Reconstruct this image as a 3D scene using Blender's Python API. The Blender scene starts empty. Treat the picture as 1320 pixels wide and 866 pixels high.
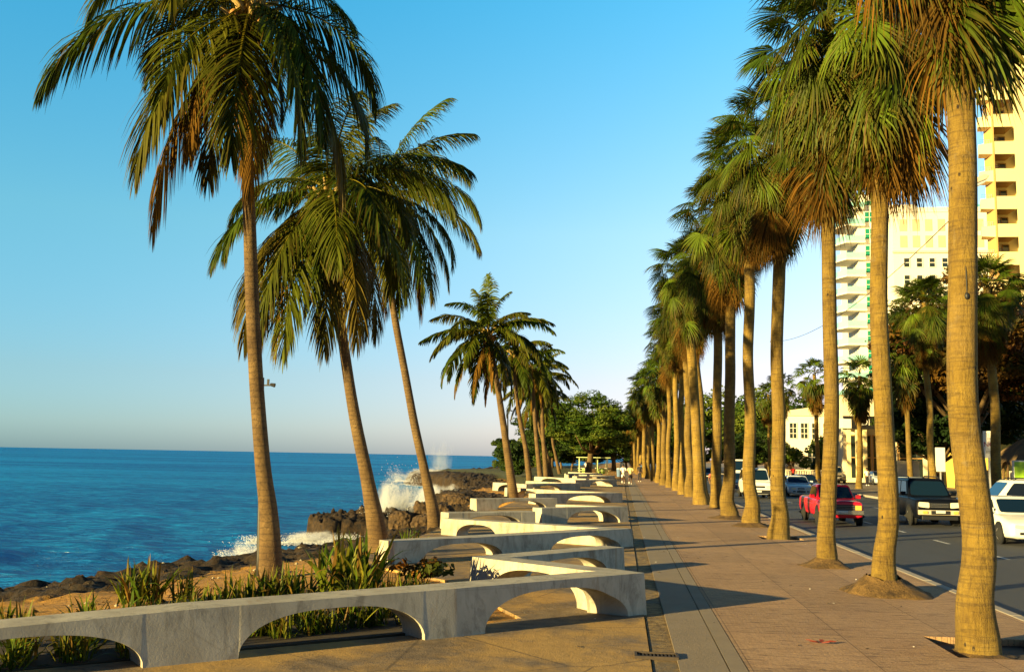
import bpy, bmesh, math, random
import numpy as np
from mathutils import Vector, Matrix, Euler

S = bpy.context.scene
COL = S.collection
R = math.radians
PI = math.pi

# ------------------------------------------------------------------ bookkeeping
def tag(o, label=None, cat=None, group=None, kind=None):
    if label: o['label'] = label
    if cat: o['category'] = cat
    if group: o['group'] = group
    if kind: o['kind'] = kind
    return o

def empty(name, loc=(0, 0, 0), rz=0.0, label=None, cat=None, group=None):
    o = bpy.data.objects.new(name, None)
    o.empty_display_size = 0.3
    o.location = loc
    o.rotation_euler = (0, 0, rz)
    COL.objects.link(o)
    return tag(o, label, cat, group)

def link(name, me, parent=None):
    o = bpy.data.objects.new(name, me)
    COL.objects.link(o)
    if parent: o.parent = parent
    return o

def copy_tree(o, parent=None):
    c = o.copy()
    COL.objects.link(c)
    if parent: c.parent = parent
    for ch in list(o.children):
        copy_tree(ch, c)
    return c

def np_mesh(name, v, f, mats, smooth=False, col=None, attrs=None, midx=None):
    """v: (n,3); f: (m,k) array of equal sized faces"""
    v = np.asarray(v, dtype=np.float32); f = np.asarray(f, dtype=np.int32)
    me = bpy.data.meshes.new(name)
    k = f.shape[1]
    me.vertices.add(len(v)); me.vertices.foreach_set('co', v.ravel())
    me.loops.add(f.size); me.loops.foreach_set('vertex_index', f.ravel())
    me.polygons.add(len(f))
    me.polygons.foreach_set('loop_start', np.arange(0, f.size, k, dtype=np.int32))
    me.polygons.foreach_set('loop_total', np.full(len(f), k, dtype=np.int32))
    if midx is not None: me.polygons.foreach_set('material_index', np.asarray(midx, dtype=np.int32))
    me.polygons.foreach_set('use_smooth', np.full(len(f), bool(smooth)))
    me.update(calc_edges=True)
    if col is not None:
        a = me.color_attributes.new('Col', 'FLOAT_COLOR', 'POINT')
        c4 = np.ones((len(v), 4), dtype=np.float32); c4[:, :3] = col
        a.data.foreach_set('color', c4.ravel())
    for nm, arr in (attrs or {}).items():
        a = me.attributes.new(nm, 'FLOAT', 'POINT')
        a.data.foreach_set('value', np.asarray(arr, dtype=np.float32))
    for m in (mats if isinstance(mats, (list, tuple)) else [mats]):
        me.materials.append(m)
    return me

class MB:
    """collects shapes that become ONE mesh object"""
    def __init__(s): s.v = []; s.f = []; s.m = []
    def add(s, vs, fs, mi=0):
        o = len(s.v)
        s.v += [tuple(p) for p in vs]
        s.f += [tuple(i + o for i in q) for q in fs]
        s.m += [mi] * len(fs)
        return s
    def box(s, c, d, rz=0.0, mi=0, M=None):
        x, y, z = d[0] / 2, d[1] / 2, d[2] / 2
        vs = [Vector((a * x, b * y, e * z)) for e in (-1, 1) for b in (-1, 1) for a in (-1, 1)]
        if rz: vs = [Matrix.Rotation(rz, 3, 'Z') @ p for p in vs]
        vs = [p + Vector(c) for p in vs]
        if M: vs = [M @ p for p in vs]
        return s.add(vs, [(0, 2, 3, 1), (4, 5, 7, 6), (0, 1, 5, 4), (1, 3, 7, 5), (3, 2, 6, 7), (2, 0, 4, 6)], mi)
    def tube(s, pts, rad, n=8, mi=0, cap=True):
        pts = [Vector(p) for p in pts]
        if not hasattr(rad, '__len__'): rad = [rad] * len(pts)
        rings = []
        for i, p in enumerate(pts):
            d = (pts[min(i + 1, len(pts) - 1)] - pts[max(i - 1, 0)]).normalized()
            a = Vector((1, 0, 0)) if abs(d.x) < .8 else Vector((0, 1, 0))
            u = (a - d * a.dot(d)).normalized(); w = d.cross(u)
            rings.append([p + (u * math.cos(2 * PI * k / n) + w * math.sin(2 * PI * k / n)) * rad[i] for k in range(n)])
        vs = [q for r in rings for q in r]
        fs = [(i * n + k, i * n + (k + 1) % n, (i + 1) * n + (k + 1) % n, (i + 1) * n + k) for i in range(len(pts) - 1) for k in range(n)]
        if cap:
            fs.append(tuple(range(n - 1, -1, -1))); fs.append(tuple(range((len(pts) - 1) * n, len(pts) * n)))
        return s.add(vs, fs, mi)
    def prism(s, poly, d, mi=0):
        """poly: 3D points in a plane, d: extrusion vector"""
        n = len(poly); d = Vector(d)
        vs = [Vector(p) for p in poly] + [Vector(p) + d for p in poly]
        fs = [tuple(range(n - 1, -1, -1)), tuple(range(n, 2 * n))] + [(i, (i + 1) % n, n + (i + 1) % n, n + i) for i in range(n)]
        return s.add(vs, fs, mi)
    def ball(s, c, r, nu=10, nv=6, mi=0):
        c = Vector(c); r = Vector(r) if hasattr(r, '__len__') else Vector((r, r, r))
        vs = []
        for j in range(nv + 1):
            t = PI * j / nv
            for i in range(nu):
                p = 2 * PI * i / nu
                vs.append((c.x + r.x * math.sin(t) * math.cos(p), c.y + r.y * math.sin(t) * math.sin(p), c.z - r.z * math.cos(t)))
        fs = [(j * nu + i, j * nu + (i + 1) % nu, (j + 1) * nu + (i + 1) % nu, (j + 1) * nu + i) for j in range(nv) for i in range(nu)]
        return s.add(vs, fs, mi)
    def mesh(s, name, mats, smooth=False, bevel=0, fixn=True):
        me = bpy.data.meshes.new(name)
        me.from_pydata(s.v, [], s.f)
        for m in (mats if isinstance(mats, (list, tuple)) else [mats]): me.materials.append(m)
        me.polygons.foreach_set('material_index', s.m)
        if fixn:
            bm = bmesh.new(); bm.from_mesh(me)
            bmesh.ops.recalc_face_normals(bm, faces=bm.faces)
            bm.to_mesh(me); bm.free()
        if smooth: me.polygons.foreach_set('use_smooth', [True] * len(me.polygons))
        me.update()
        return me
    def build(s, name, mats, parent=None, smooth=False, bevel=0, subsurf=0, auto=False):
        o = link(name, s.mesh(name, mats, smooth), parent)
        if bevel:
            b = o.modifiers.new('bevel', 'BEVEL'); b.width = bevel; b.segments = 2; b.limit_method = 'ANGLE'; b.angle_limit = R(35)
        if subsurf:
            b = o.modifiers.new('sub', 'SUBSURF'); b.levels = subsurf; b.render_levels = subsurf
        return o

# ------------------------------------------------------------------ materials
class NT:
    def __init__(s, name):
        s.mat = bpy.data.materials.new(name); s.mat.use_nodes = True
        s.t = s.mat.node_tree; s.t.nodes.clear()
        s.out = s.n('ShaderNodeOutputMaterial')
        s.bsdf = s.n('ShaderNodeBsdfPrincipled')
        s.t.links.new(s.bsdf.outputs[0], s.out.inputs[0])
    def n(s, typ, **kw):
        nd = s.t.nodes.new(typ)
        for k, v in kw.items(): setattr(nd, k, v)
        return nd
    def put(s, sock, val):
        if isinstance(val, bpy.types.NodeSocket): s.t.links.new(val, sock)
        elif isinstance(val, (tuple, list)) and len(val) == 3 and sock.type == 'RGBA': sock.default_value = (*val, 1)
        else: sock.default_value = val
    def coord(s, kind='Object', scale=(1, 1, 1), rot=(0, 0, 0)):
        if kind == 'Position': src = s.n('ShaderNodeNewGeometry').outputs['Position']
        else: src = s.n('ShaderNodeTexCoord').outputs[kind]
        mp = s.n('ShaderNodeMapping'); s.put(mp.inputs[0], src)
        mp.inputs['Scale'].default_value = scale; mp.inputs['Rotation'].default_value = rot
        return mp.outputs[0]
    def noise(s, vec, scale, detail=4, rough=.55, dist=0):
        nd = s.n('ShaderNodeTexNoise'); s.put(nd.inputs['Vector'], vec)
        nd.inputs['Scale'].default_value = scale; nd.inputs['Detail'].default_value = detail
        nd.inputs['Roughness'].default_value = rough; nd.inputs['Distortion'].default_value = dist
        return nd.outputs[0]
    def vor(s, vec, scale, feature='F1', out=0):
        nd = s.n('ShaderNodeTexVoronoi', feature=feature); s.put(nd.inputs['Vector'], vec); nd.inputs['Scale'].default_value = scale
        return nd.outputs[out]
    def ramp(s, fac, stops):
        nd = s.n('ShaderNodeValToRGB'); s.put(nd.inputs[0], fac)
        e = nd.color_ramp.elements
        while len(e) < len(stops): e.new(.5)
        for i, (p, c) in enumerate(stops):
            e[i].position = p; e[i].color = (*c, 1) if hasattr(c, '__len__') else (c, c, c, 1)
        return nd.outputs[0]
    def mix(s, fac, a, b, mode='MIX'):
        nd = s.n('ShaderNodeMix', data_type='RGBA', blend_type=mode)
        s.put(nd.inputs[0], fac); s.put(nd.inputs[6], a); s.put(nd.inputs[7], b)
        return nd.outputs[2]
    def math(s, op, a, b=0.0, c=0.0):
        nd = s.n('ShaderNodeMath', operation=op)
        s.put(nd.inputs[0], a); s.put(nd.inputs[1], b); s.put(nd.inputs[2], c)
        return nd.outputs[0]
    def attr(s, name, out='Color'):
        return s.n('ShaderNodeAttribute', attribute_name=name).outputs[out]
    def bump(s, h, strength=.5, dist=.02, normal=None):
        nd = s.n('ShaderNodeBump'); s.put(nd.inputs['Height'], h)
        nd.inputs['Strength'].default_value = strength; nd.inputs['Distance'].default_value = dist
        if normal: s.put(nd.inputs['Normal'], normal)
        return nd.outputs[0]
    def set(s, **kw):
        for k, v in kw.items(): s.put(s.bsdf.inputs[k.replace('_', ' ')], v)
        return s.mat

def plain(name, c, rough=.6, metal=0.0, var=.12, scale=6, spec=.5, coat=0.0):
    t = NT(name)
    n = t.noise(t.coord(), scale, 5, .6)
    d = tuple(x * (1 - var) for x in c); u = tuple(min(1, x * (1 + var)) for x in c)
    t.set(Base_Color=t.mix(n, d, u), Roughness=rough, Metallic=metal)
    t.bsdf.inputs['Specular IOR Level'].default_value = spec
    if coat: t.bsdf.inputs['Coat Weight'].default_value = coat; t.bsdf.inputs['Coat Roughness'].default_value = .05
    return t.mat

M = {}
def mk():
    # concrete of the benches
    t = NT('bench_concrete'); co = t.coord('Position')
    n = t.noise(co, 1.6, 8, .62); n2 = t.noise(t.coord('Position', (2.5, 2.5, .8)), 1.6, 8, .75, .6); n3 = t.noise(co, 38, 4, .7)
    c = t.mix(t.ramp(n, [(.3, 0.0), (.72, 1.0)]), (.35, .31, .235), (.56, .515, .405))
    c = t.mix(t.math('MULTIPLY', t.ramp(n2, [(.50, 0.0), (.64, 1.0)]), .6), c, (.15, .13, .10))
    ru = t.noise(t.coord('Position', (1.4, 1.4, .5)), 1.1, 6, .7, 1.2)
    c = t.mix(t.math('MULTIPLY', t.ramp(ru, [(.60, 0.0), (.70, 1.0)]), .5), c, (.24, .13, .045))
    ck = t.vor(t.coord('Position', (1, 1, 1.3)), .55, 'DISTANCE_TO_EDGE')
    c = t.mix(t.math('MULTIPLY', t.ramp(ck, [(.0, 1.0), (.004, 0.0)]), .22), c, (.08, .065, .05))
    c = t.mix(t.math('MULTIPLY', t.ramp(n3, [(.6, 0.0), (.75, 1.0)]), .3), c, (.2, .18, .14))
    h = t.math('ADD', t.math('MULTIPLY', n, .6), t.math('MULTIPLY', n3, .4))
    M['concrete'] = t.set(Base_Color=c, Roughness=.85, Normal=t.bump(h, .35, .03))
    # fan palm bark
    t = NT('fan_palm_bark'); co = t.coord()
    n = t.noise(co, 2.4, 8, .65); st = t.noise(t.coord('Object', (6, 6, .8)), 3.0, 8, .7, .4); rg = t.noise(t.coord('Object', (1.2, 1.2, 16)), 1.5, 5, .6, .5)
    pit = t.vor(t.coord('Object', (1, 1, .6)), 4.5); bl = t.noise(co, .9, 5, .6)
    c = t.mix(t.ramp(n, [(.32, 0.0), (.68, 1.0)]), (.15, .09, .013), (.29, .19, .027))
    c = t.mix(t.math('MULTIPLY', t.ramp(st, [(.5, 0.0), (.66, 1.0)]), .6), c, (.085, .048, .014))
    c = t.mix(t.math('MULTIPLY', t.ramp(rg, [(.52, 0.0), (.60, 1.0)]), .45), c, (.06, .036, .012))
    c = t.mix(t.math('MULTIPLY', t.ramp(bl, [(.5, 0.0), (.7, 1.0)]), .45), c, (.34, .23, .075))
    c = t.mix(t.ramp(pit, [(.06, 1.0), (.11, 0.0)]), c, (.02, .012, .006))
    gr = t.noise(co, 24, 6, .75)
    c = t.mix(t.math('MULTIPLY', t.ramp(gr, [(.56, 0.0), (.72, 1.0)]), .5), c, (.36, .26, .10))
    c = t.mix(t.math('MULTIPLY', t.ramp(gr, [(.30, 1.0), (.42, 0.0)]), .55), c, (.05, .03, .012))
    h = t.math('ADD', t.math('MULTIPLY', st, 1.1), t.math('ADD', t.math('MULTIPLY', rg, .35), t.math('MULTIPLY', gr, .7)))
    oi = t.n('ShaderNodeObjectInfo').outputs['Random']
    lich = t.noise(co, 1.4, 7, .7, .7)
    c = t.mix(t.math('MULTIPLY', t.ramp(lich, [(.56, 0.0), (.66, 1.0)]), .5), c, (.25, .20, .115))
    c = t.mix(t.math('MULTIPLY', t.ramp(lich, [(.32, 1.0), (.40, 0.0)]), .5), c, (.07, .042, .014))
    c = t.mix(1.0, c, t.mix(oi, (.78, .76, .76), (1.14, 1.12, 1.05)), 'MULTIPLY')
    M['bark'] = t.set(Base_Color=c, Roughness=.92, Normal=t.bump(h, .9, .05))
    # coconut bark: ringed, greyer
    t = NT('coconut_bark'); co = t.coord()
    n = t.noise(co, 1.7, 7, .65)
    w = t.n('ShaderNodeTexWave', wave_type='BANDS', bands_direction='Z', wave_profile='SAW')
    t.put(w.inputs['Vector'], co); w.inputs['Scale'].default_value = 2.6; w.inputs['Distortion'].default_value = 3.2
    w.inputs['Detail'].default_value = 4; w.inputs['Detail Scale'].default_value = 1.8
    st = t.noise(t.coord('Object', (2, 2, 2.2)), 3.4, 8, .75, 1.0)
    c = t.mix(t.ramp(n, [(.3, 0.0), (.7, 1.0)]), (.085, .047, .017), (.21, .13, .046))
    c = t.mix(t.math('MULTIPLY', t.ramp(w.outputs[1], [(.0, 1.0), (.25, 0.0)]), .55), c, (.035, .02, .01))
    c = t.mix(t.math('MULTIPLY', t.ramp(st, [(.5, 0.0), (.66, 1.0)]), .6), c, (.05, .028, .012))
    h = t.math('ADD', t.math('MULTIPLY', w.outputs[1], .6), st)
    M['coco_bark'] = t.set(Base_Color=c, Roughness=.9, Normal=t.bump(h, .9, .05))
    # leaves driven by the colour of each leaf
    for nm, tr, ro, sp in (('leaf', .13, .5, .1), ('dry_leaf', .13, .8, .05), ('broad_leaf', .14, .55, .08)):
        t = NT(nm); a = t.attr('Col')
        n = t.noise(t.coord(), 3.0, 3, .6)
        c = t.mix(1.0, a, t.mix(n, (.6, .62, .6), (1.1, 1.08, 1.05)), 'MULTIPLY')
        t.set(Base_Color=c, Roughness=ro); t.bsdf.inputs['Specular IOR Level'].default_value = sp
        tl = t.n('ShaderNodeBsdfTranslucent'); t.put(tl.inputs[0], t.mix(1.0, c, (1.5, 1.6, .7), 'MULTIPLY'))
        mx = t.n('ShaderNodeMixShader'); mx.inputs[0].default_value = tr
        t.t.links.new(t.bsdf.outputs[0], mx.inputs[1]); t.t.links.new(tl.outputs[0], mx.inputs[2])
        t.t.links.new(mx.outputs[0], t.out.inputs[0])
        M[nm] = t.mat
    # land: sand, rock, scrub
    t = NT('coast_ground'); co = t.coord('Position')
    n = t.noise(co, .5, 8, .6); n2 = t.noise(co, 5, 8, .68); n3 = t.noise(co, 28, 4, .7)
    sand = t.mix(n, (.40, .185, .02), (.56, .29, .045))
    sand = t.mix(t.math('MULTIPLY', t.ramp(n2, [(.52, 0.0), (.64, 1.0)]), .75), sand, (.17, .10, .035))
    sand = t.mix(t.ramp(n3, [(.68, 0.0), (.74, 1.0)]), sand, (.62, .52, .36))
    v = t.vor(co, 2.2)
    rock = t.mix(t.ramp(n2, [(.38, 0.0), (.72, 1.0)]), (.010, .006, .004), (.082, .046, .017))
    rock = t.mix(t.ramp(v, [(.0, 1.0), (.25, 0.0)]), rock, (.02, .014, .01))
    rk = t.ramp(t.math('ADD', t.attr('rock', 'Fac'), t.math('MULTIPLY', t.math('SUBTRACT', n2, .5), .9)), [(.42, 0.0), (.58, 1.0)])
    gr = t.ramp(t.math('ADD', t.attr('scrub', 'Fac'), t.math('MULTIPLY', t.math('SUBTRACT', n, .5), 1.6)), [(.45, 0.0), (.62, 1.0)])
    green = t.mix(n2, (.035, .05, .01), (.12, .115, .03))
    c = t.mix(rk, t.mix(gr, sand, green), rock)
    h = t.math('ADD', t.math('MULTIPLY', n2, 1.0), t.math('ADD', t.math('MULTIPLY', n3, .35), t.math('MULTIPLY', v, .5)))
    M['ground'] = t.set(Base_Color=c, Roughness=.93, Normal=t.bump(h, .8, .12))
    # boulders
    t = NT('coral_rock'); co = t.coord('Position'); n = t.noise(co, 4, 8, .7); v = t.vor(co, 6)
    c = t.mix(t.ramp(n, [(.35, 0.0), (.7, 1.0)]), (.02, .012, .006), (.14, .08, .03))
    M['rock'] = t.set(Base_Color=c, Roughness=.93, Normal=t.bump(t.math('ADD', n, v), .9, .12))
    # paving of the promenade: small stamped pavers, worn
    t = NT('promenade_pavers'); co = t.coord('Position')
    b = t.n('ShaderNodeTexBrick'); t.put(b.inputs['Vector'], t.coord('Position', rot=(0, 0, R(45))))
    b.inputs['Scale'].default_value = 4.6; b.inputs['Mortar Size'].default_value = .02; b.inputs['Mortar Smooth'].default_value = .4
    t.put(b.inputs['Color1'], (.36, .20, .10)); t.put(b.inputs['Color2'], (.52, .32, .165)); t.put(b.inputs['Mortar'], (.13, .075, .035))
    n = t.noise(co, .45, 7, .6); n2 = t.noise(t.coord('Position', (1.0, 5, 1)), 2.2, 7, .7); n3 = t.noise(co, 30, 4, .7)
    c = t.mix(.55, b.outputs[0], t.mix(n, (.26, .14, .066), (.66, .43, .225)))
    c = t.mix(t.math('MULTIPLY', t.ramp(n2, [(.52, 0.0), (.64, 1.0)]), .75), c, (.115, .062, .032))
    c = t.mix(t.math('MULTIPLY', t.ramp(n3, [(.56, 0.0), (.66, 1.0)]), .8), c, (.07, .04, .022))
    n4 = t.noise(t.coord('Position', (1.6, 7, 1)), 6, 4, .7)
    c = t.mix(t.math('MULTIPLY', t.ramp(n4, [(.58, 0.0), (.68, 1.0)]), .6), c, (.10, .055, .03))
    bs = t.n('ShaderNodeTexBrick'); t.put(bs.inputs['Vector'], co); bs.offset = .0
    bs.inputs['Scale'].default_value = 1.0; bs.inputs['Brick Width'].default_value = 1.47; bs.inputs['Row Height'].default_value = 2.35; bs.inputs['Mortar Size'].default_value = .011; bs.inputs['Mortar Smooth'].default_value = .3
    t.put(bs.inputs['Color1'], (.82, .82, .82)); t.put(bs.inputs['Color2'], (1.12, 1.1, 1.06)); t.put(bs.inputs['Mortar'], (.45, .42, .4))
    c = t.mix(.85, c, t.mix(1.0, c, bs.outputs[0], 'MULTIPLY'))
    st_ = t.noise(co, 1.3, 6, .7, .8)
    c = t.mix(t.math('MULTIPLY', t.ramp(st_, [(.60, 0.0), (.68, 1.0)]), .45), c, (.12, .07, .04))
    h = t.math('ADD', t.math('MULTIPLY', b.outputs[1], -.6), t.math('ADD', t.math('MULTIPLY', n2, .8), t.math('MULTIPLY', n3, .5)))
    M['pavers'] = t.set(Base_Color=c, Roughness=.85, Normal=t.bump(h, .7, .025))
    # poured slab under the benches, dirt blown over it
    t = NT('plaza_slab'); co = t.coord('Position')
    n = t.noise(co, .55, 8, .62); n2 = t.noise(co, 4, 8, .68); n3 = t.noise(co, 34, 4, .7)
    c = t.mix(t.ramp(n2, [(.3, 0.0), (.7, 1.0)]), (.115, .078, .045), (.26, .185, .11))
    c = t.mix(t.ramp(n, [(.44, 0.0), (.56, 1.0)]), c, t.mix(n2, (.32, .185, .05), (.54, .33, .095)))
    ck = t.vor(t.math('ADD', 0.0, 0.0) if False else co, .42, 'DISTANCE_TO_EDGE')
    c = t.mix(t.math('MULTIPLY', t.ramp(ck, [(.002, 1.0), (.007, 0.0)]), .6), c, (.045, .03, .02))
    c = t.mix(t.math('MULTIPLY', t.ramp(n3, [(.68, 0.0), (.76, 1.0)]), .7), c, (.07, .05, .03))
    M['slab'] = t.set(Base_Color=c, Roughness=.88, Normal=t.bump(t.math('ADD', n2, t.math('MULTIPLY', n3, .5)), .6, .03))
    # dirt strip
    t = NT('dirt_strip'); co = t.coord('Position'); n = t.noise(co, 6, 8, .7); n2 = t.noise(co, 1.2, 5, .6)
    c = t.mix(t.ramp(n, [(.35, 0.0), (.68, 1.0)]), (.10, .062, .026), (.36, .24, .09))
    c = t.mix(t.ramp(n2, [(.55, 0.0), (.65, 1.0)]), c, (.15, .115, .075))
    M['dirt'] = t.set(Base_Color=c, Roughness=.95, Normal=t.bump(n, .8, .05))
    t = NT('edging_concrete'); co = t.coord('Position'); n = t.noise(co, 1.5, 8, .65); n2 = t.noise(co, 22, 5, .7)
    c = t.mix(n, (.20, .15, .095), (.33, .255, .165)); c = t.mix(t.math('MULTIPLY', t.ramp(n2, [(.58, 0.0), (.7, 1.0)]), .5), c, (.1, .07, .045))
    M['edging'] = t.set(Base_Color=c, Roughness=.88, Normal=t.bump(n2, .5, .02))
    t = NT('asphalt'); co = t.coord('Position'); n = t.noise(t.coord('Position', (2.2, .12, 1)), .8, 7, .6); n2 = t.noise(co, 60, 3, .7); n3 = t.noise(co, .5, 6, .6)
    c = t.mix(n, (.020, .021, .025), (.045, .045, .048)); c = t.mix(t.math('MULTIPLY', n2, .35), c, (.12, .115, .11))
    c = t.mix(t.math('MULTIPLY', t.ramp(n3, [(.58, 0.0), (.64, 1.0)]), .4), c, (.028, .027, .027))
    M['asphalt'] = t.set(Base_Color=c, Roughness=.75, Normal=t.bump(n2, .5, .01))
    t = NT('road_paint'); co = t.coord('Position'); n = t.noise(co, 9, 6, .7)
    M['roadpaint'] = t.set(Base_Color=t.mix(t.ramp(n, [(.42, 0.0), (.6, 1.0)]), (.75, .74, .7), (.3, .29, .28)), Roughness=.7)
    M['kerb'] = plain('kerb_concrete', (.36, .31, .25), .85, var=.35, scale=3)
    t = NT('root_soil'); co = t.coord('Position'); n = t.noise(co, 5, 8, .72); n2 = t.noise(co, 22, 5, .7)
    c = t.mix(t.ramp(n, [(.35, 0.0), (.68, 1.0)]), (.06, .033, .011), (.21, .12, .035))
    M['mound'] = t.set(Base_Color=c, Roughness=.95, Normal=t.bump(t.math('ADD', n, t.math('MULTIPLY', n2, .5)), 1.0, .08))
    # sea
    t = NT('sea_water'); co = t.coord('Position')
    n1 = t.noise(t.coord('Position', (.5, 1, 1), (0, 0, R(8))), 1.1, 6, .65, .4)
    n2 = t.noise(t.coord('Position', (.35, 1, 1), (0, 0, R(5))), .16, 6, .62, .5)
    big = t.noise(t.coord('Position', (.25, 1, 1), (0, 0, R(12))), .02, 5, .6)
    c = t.mix(t.ramp(t.math('ADD', t.math('MULTIPLY', big, .5), t.math('MULTIPLY', n1, .5)), [(.43, 0.0), (.57, 1.0)]), (.000, .12, .42), (.008, .32, .76))
    fm = t.noise(co, 1.1, 8, .72, .4)
    f = t.ramp(t.math('ADD', t.attr('foam', 'Fac'), t.math('MULTIPLY', t.math('SUBTRACT', fm, .5), 1.7)), [(.62, 0.0), (.85, 1.0)])
    c = t.mix(f, c, (.74, .78, .8))
    rr = t.math('ADD', .16, t.math('MULTIPLY', f, .6))
    h = t.math('ADD', t.math('MULTIPLY', n1, 1.1), t.math('MULTIPLY', n2, 3.0))
    nb = t.bump(h, 1.0, .7)
    df = t.n('ShaderNodeBsdfDiffuse'); t.put(df.inputs[0], c); t.put(df.inputs['Normal'], nb)
    gl = t.n('ShaderNodeBsdfGlossy'); t.put(gl.inputs[0], (.9, .95, 1)); gl.inputs['Roughness'].default_value = .22; t.put(gl.inputs['Normal'], nb)
    mx = t.n('ShaderNodeMixShader'); t.put(mx.inputs[0], t.math('MULTIPLY', t.math('SUBTRACT', 1.0, f), .13))
    t.t.links.new(df.outputs[0], mx.inputs[1]); t.t.links.new(gl.outputs[0], mx.inputs[2]); t.t.links.new(mx.outputs[0], t.out.inputs[0])
    M['sea'] = t.mat
    # spray
    t = NT('sea_spray')
    t.set(Base_Color=(.86, .88, .9), Roughness=.6)
    tl = t.n('ShaderNodeBsdfTranslucent'); t.put(tl.inputs[0], (.9, .92, .95))
    mx = t.n('ShaderNodeMixShader'); mx.inputs[0].default_value = .45
    t.t.links.new(t.bsdf.outputs[0], mx.inputs[1]); t.t.links.new(tl.outputs[0], mx.inputs[2]); t.t.links.new(mx.outputs[0], t.out.inputs[0])
    M['spray'] = t.mat
    # simple ones
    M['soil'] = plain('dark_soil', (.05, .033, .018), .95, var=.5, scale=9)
    M['black_metal'] = plain('black_metal', (.012, .012, .013), .5)
    M['rust_iron'] = plain('rusty_iron', (.05, .035, .025), .8, var=.4, scale=20)
    M['grey_metal'] = plain('grey_metal', (.45, .45, .44), .45, .3)
    M['lamp_metal'] = plain('lamp_metal', (.55, .48, .36), .5)
    M['lamp_glass'] = plain('lamp_glass', (.42, .45, .48), .15)
    M['tower_yellow'] = plain('yellow_stucco', (.80, .66, .34), .85, var=.08, scale=.6)
    M['tower_orange'] = plain('orange_stucco', (.62, .36, .12), .85, var=.1)
    M['white_stucco'] = plain('white_stucco', (.80, .74, .62), .85, var=.06, scale=.5)
    M['cream_stucco'] = plain('cream_stucco', (.74, .63, .42), .85, var=.1, scale=.8)
    M['yellow_wall'] = plain('yellow_wall', (.70, .50, .10), .85, var=.12)
    M['shutter'] = plain('cream_shutter', (.68, .50, .30), .7)
    M['glass_dark'] = plain('dark_window_glass', (.02, .03, .03), .08, spec=.8)
    M['glass_green'] = plain('green_window_glass', (.01, .20, .13), .1, spec=.8)
    M['glass_aqua'] = plain('aqua_railing_glass', (.26, .52, .53), .12, spec=.8)
    M['glass_grey'] = plain('grey_window_glass', (.32, .38, .38), .15, spec=.8)
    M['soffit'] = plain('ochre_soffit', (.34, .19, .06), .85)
    M['blue_paint'] = plain('blue_roof_paint', (.10, .36, .55), .6)
    M['sign_black'] = plain('black_sign', (.012, .011, .011), .4)
    M['sign_white'] = plain('white_sign', (.80, .76, .66), .6)
    M['sign_red'] = plain('red_lettering', (.42, .05, .04), .6)
    M['sign_grey'] = plain('grey_lettering', (.30, .26, .22), .6)
    M['sign_lime'] = plain('lime_sign', (.36, .62, .03), .5)
    M['orange_board'] = plain('orange_board', (.75, .32, .04), .6)
    M['thatch'] = plain('palm_thatch', (.20, .13, .06), .95, var=.5, scale=14)
    M['lime'] = plain('lime_paint', (.42, .62, .12), .6)
    M['lime_pale'] = plain('pale_lime_paint', (.66, .74, .36), .6)
    M['tyre'] = plain('tyre_rubber', (.012, .012, .012), .85)
    M['rim'] = plain('alloy_rim', (.55, .52, .47), .3, .8)
    M['steel_rim'] = plain('steel_rim', (.25, .22, .18), .5, .5)
    M['car_glass'] = plain('windscreen_glass', (.006, .018, .035), .04, spec=1.0, var=0)
    M['side_glass'] = plain('side_window_glass', (.008, .009, .010), .06, spec=.7, var=0)
    M['headlight'] = plain('headlight_lens', (.75, .70, .55), .08, spec=1.0)
    M['amber'] = plain('amber_lens', (.70, .42, .08), .12, spec=.9)
    M['chrome'] = plain('chrome_trim', (.62, .58, .5), .2, .9)
    M['black_trim'] = plain('black_plastic', (.014, .014, .015), .55)
    M['plate'] = plain('number_plate', (.55, .55, .52), .5)
    for nm, c in (('white', (.78, .77, .73)), ('black', (.004, .005, .009)), ('red', (.55, .012, .03)), ('orange_red', (.62, .05, .01)), ('silver', (.45, .5, .54)),
                  ('blue', (.02, .05, .12)), ('pale', (.62, .68, .72)), ('dark', (.02, .02, .025)), ('tan', (.5, .42, .3))):
        M['paint_' + nm] = plain('car_paint_' + nm, c, .3, var=.03, coat=0.0 if nm == 'black' else .3, spec=.12 if nm == 'black' else .4)
    M['skin'] = plain('skin', (.16, .085, .05), .6)
    M['hair'] = plain('black_hair', (.012, .01, .009), .8)
    for nm, c in (('white', (.78, .75, .68)), ('yellow', (.78, .68, .28)), ('dark', (.025, .022, .03)), ('red', (.55, .03, .02)), ('coral', (.62, .14, .10)), ('blue', (.12, .2, .35))):
        M['cloth_' + nm] = plain('cloth_' + nm, c, .9)
    M['litter'] = plain('paper_litter', (.70, .66, .58), .8)
    M['red_leaf'] = plain('fallen_red_leaf', (.22, .035, .015), .7)
    M['nut'] = plain('coconut_husk', (.36, .17, .04), .6)
    M['frond_stalk'] = plain('frond_base', (.34, .22, .06), .7, var=.3, scale=14)
mk()

# ------------------------------------------------------------------ terrain, sea
COAST = np.array([(-60, -300), (-34, -90), (-20, -20), (-15.2, 8), (-13.8, 18), (-12.6, 21), (-12.2, 24), (-11.1, 26.6), (-10.2, 30), (-9.6, 33), (-8.9, 35.4), (-8.5, 39), (-9.0, 44.5),
                  (-10.4, 48.6), (-12.6, 49.6), (-14.6, 49.6), (-16.4, 51.8), (-16.2, 55), (-13.4, 57), (-11.4, 60), (-11.0, 66), (-12.2, 72), (-14.2, 76), (-14.6, 81), (-13.2, 87), (-14.5, 95), (-18, 106),
                  (-20, 118), (-24, 130), (-29, 139), (-32.5, 147), (-30, 154), (-27, 162), (-27, 180), (-27, 205), (-21, 228), (-14, 300), (0, 600), (60, 3000), (300, 9000)], float)

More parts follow.
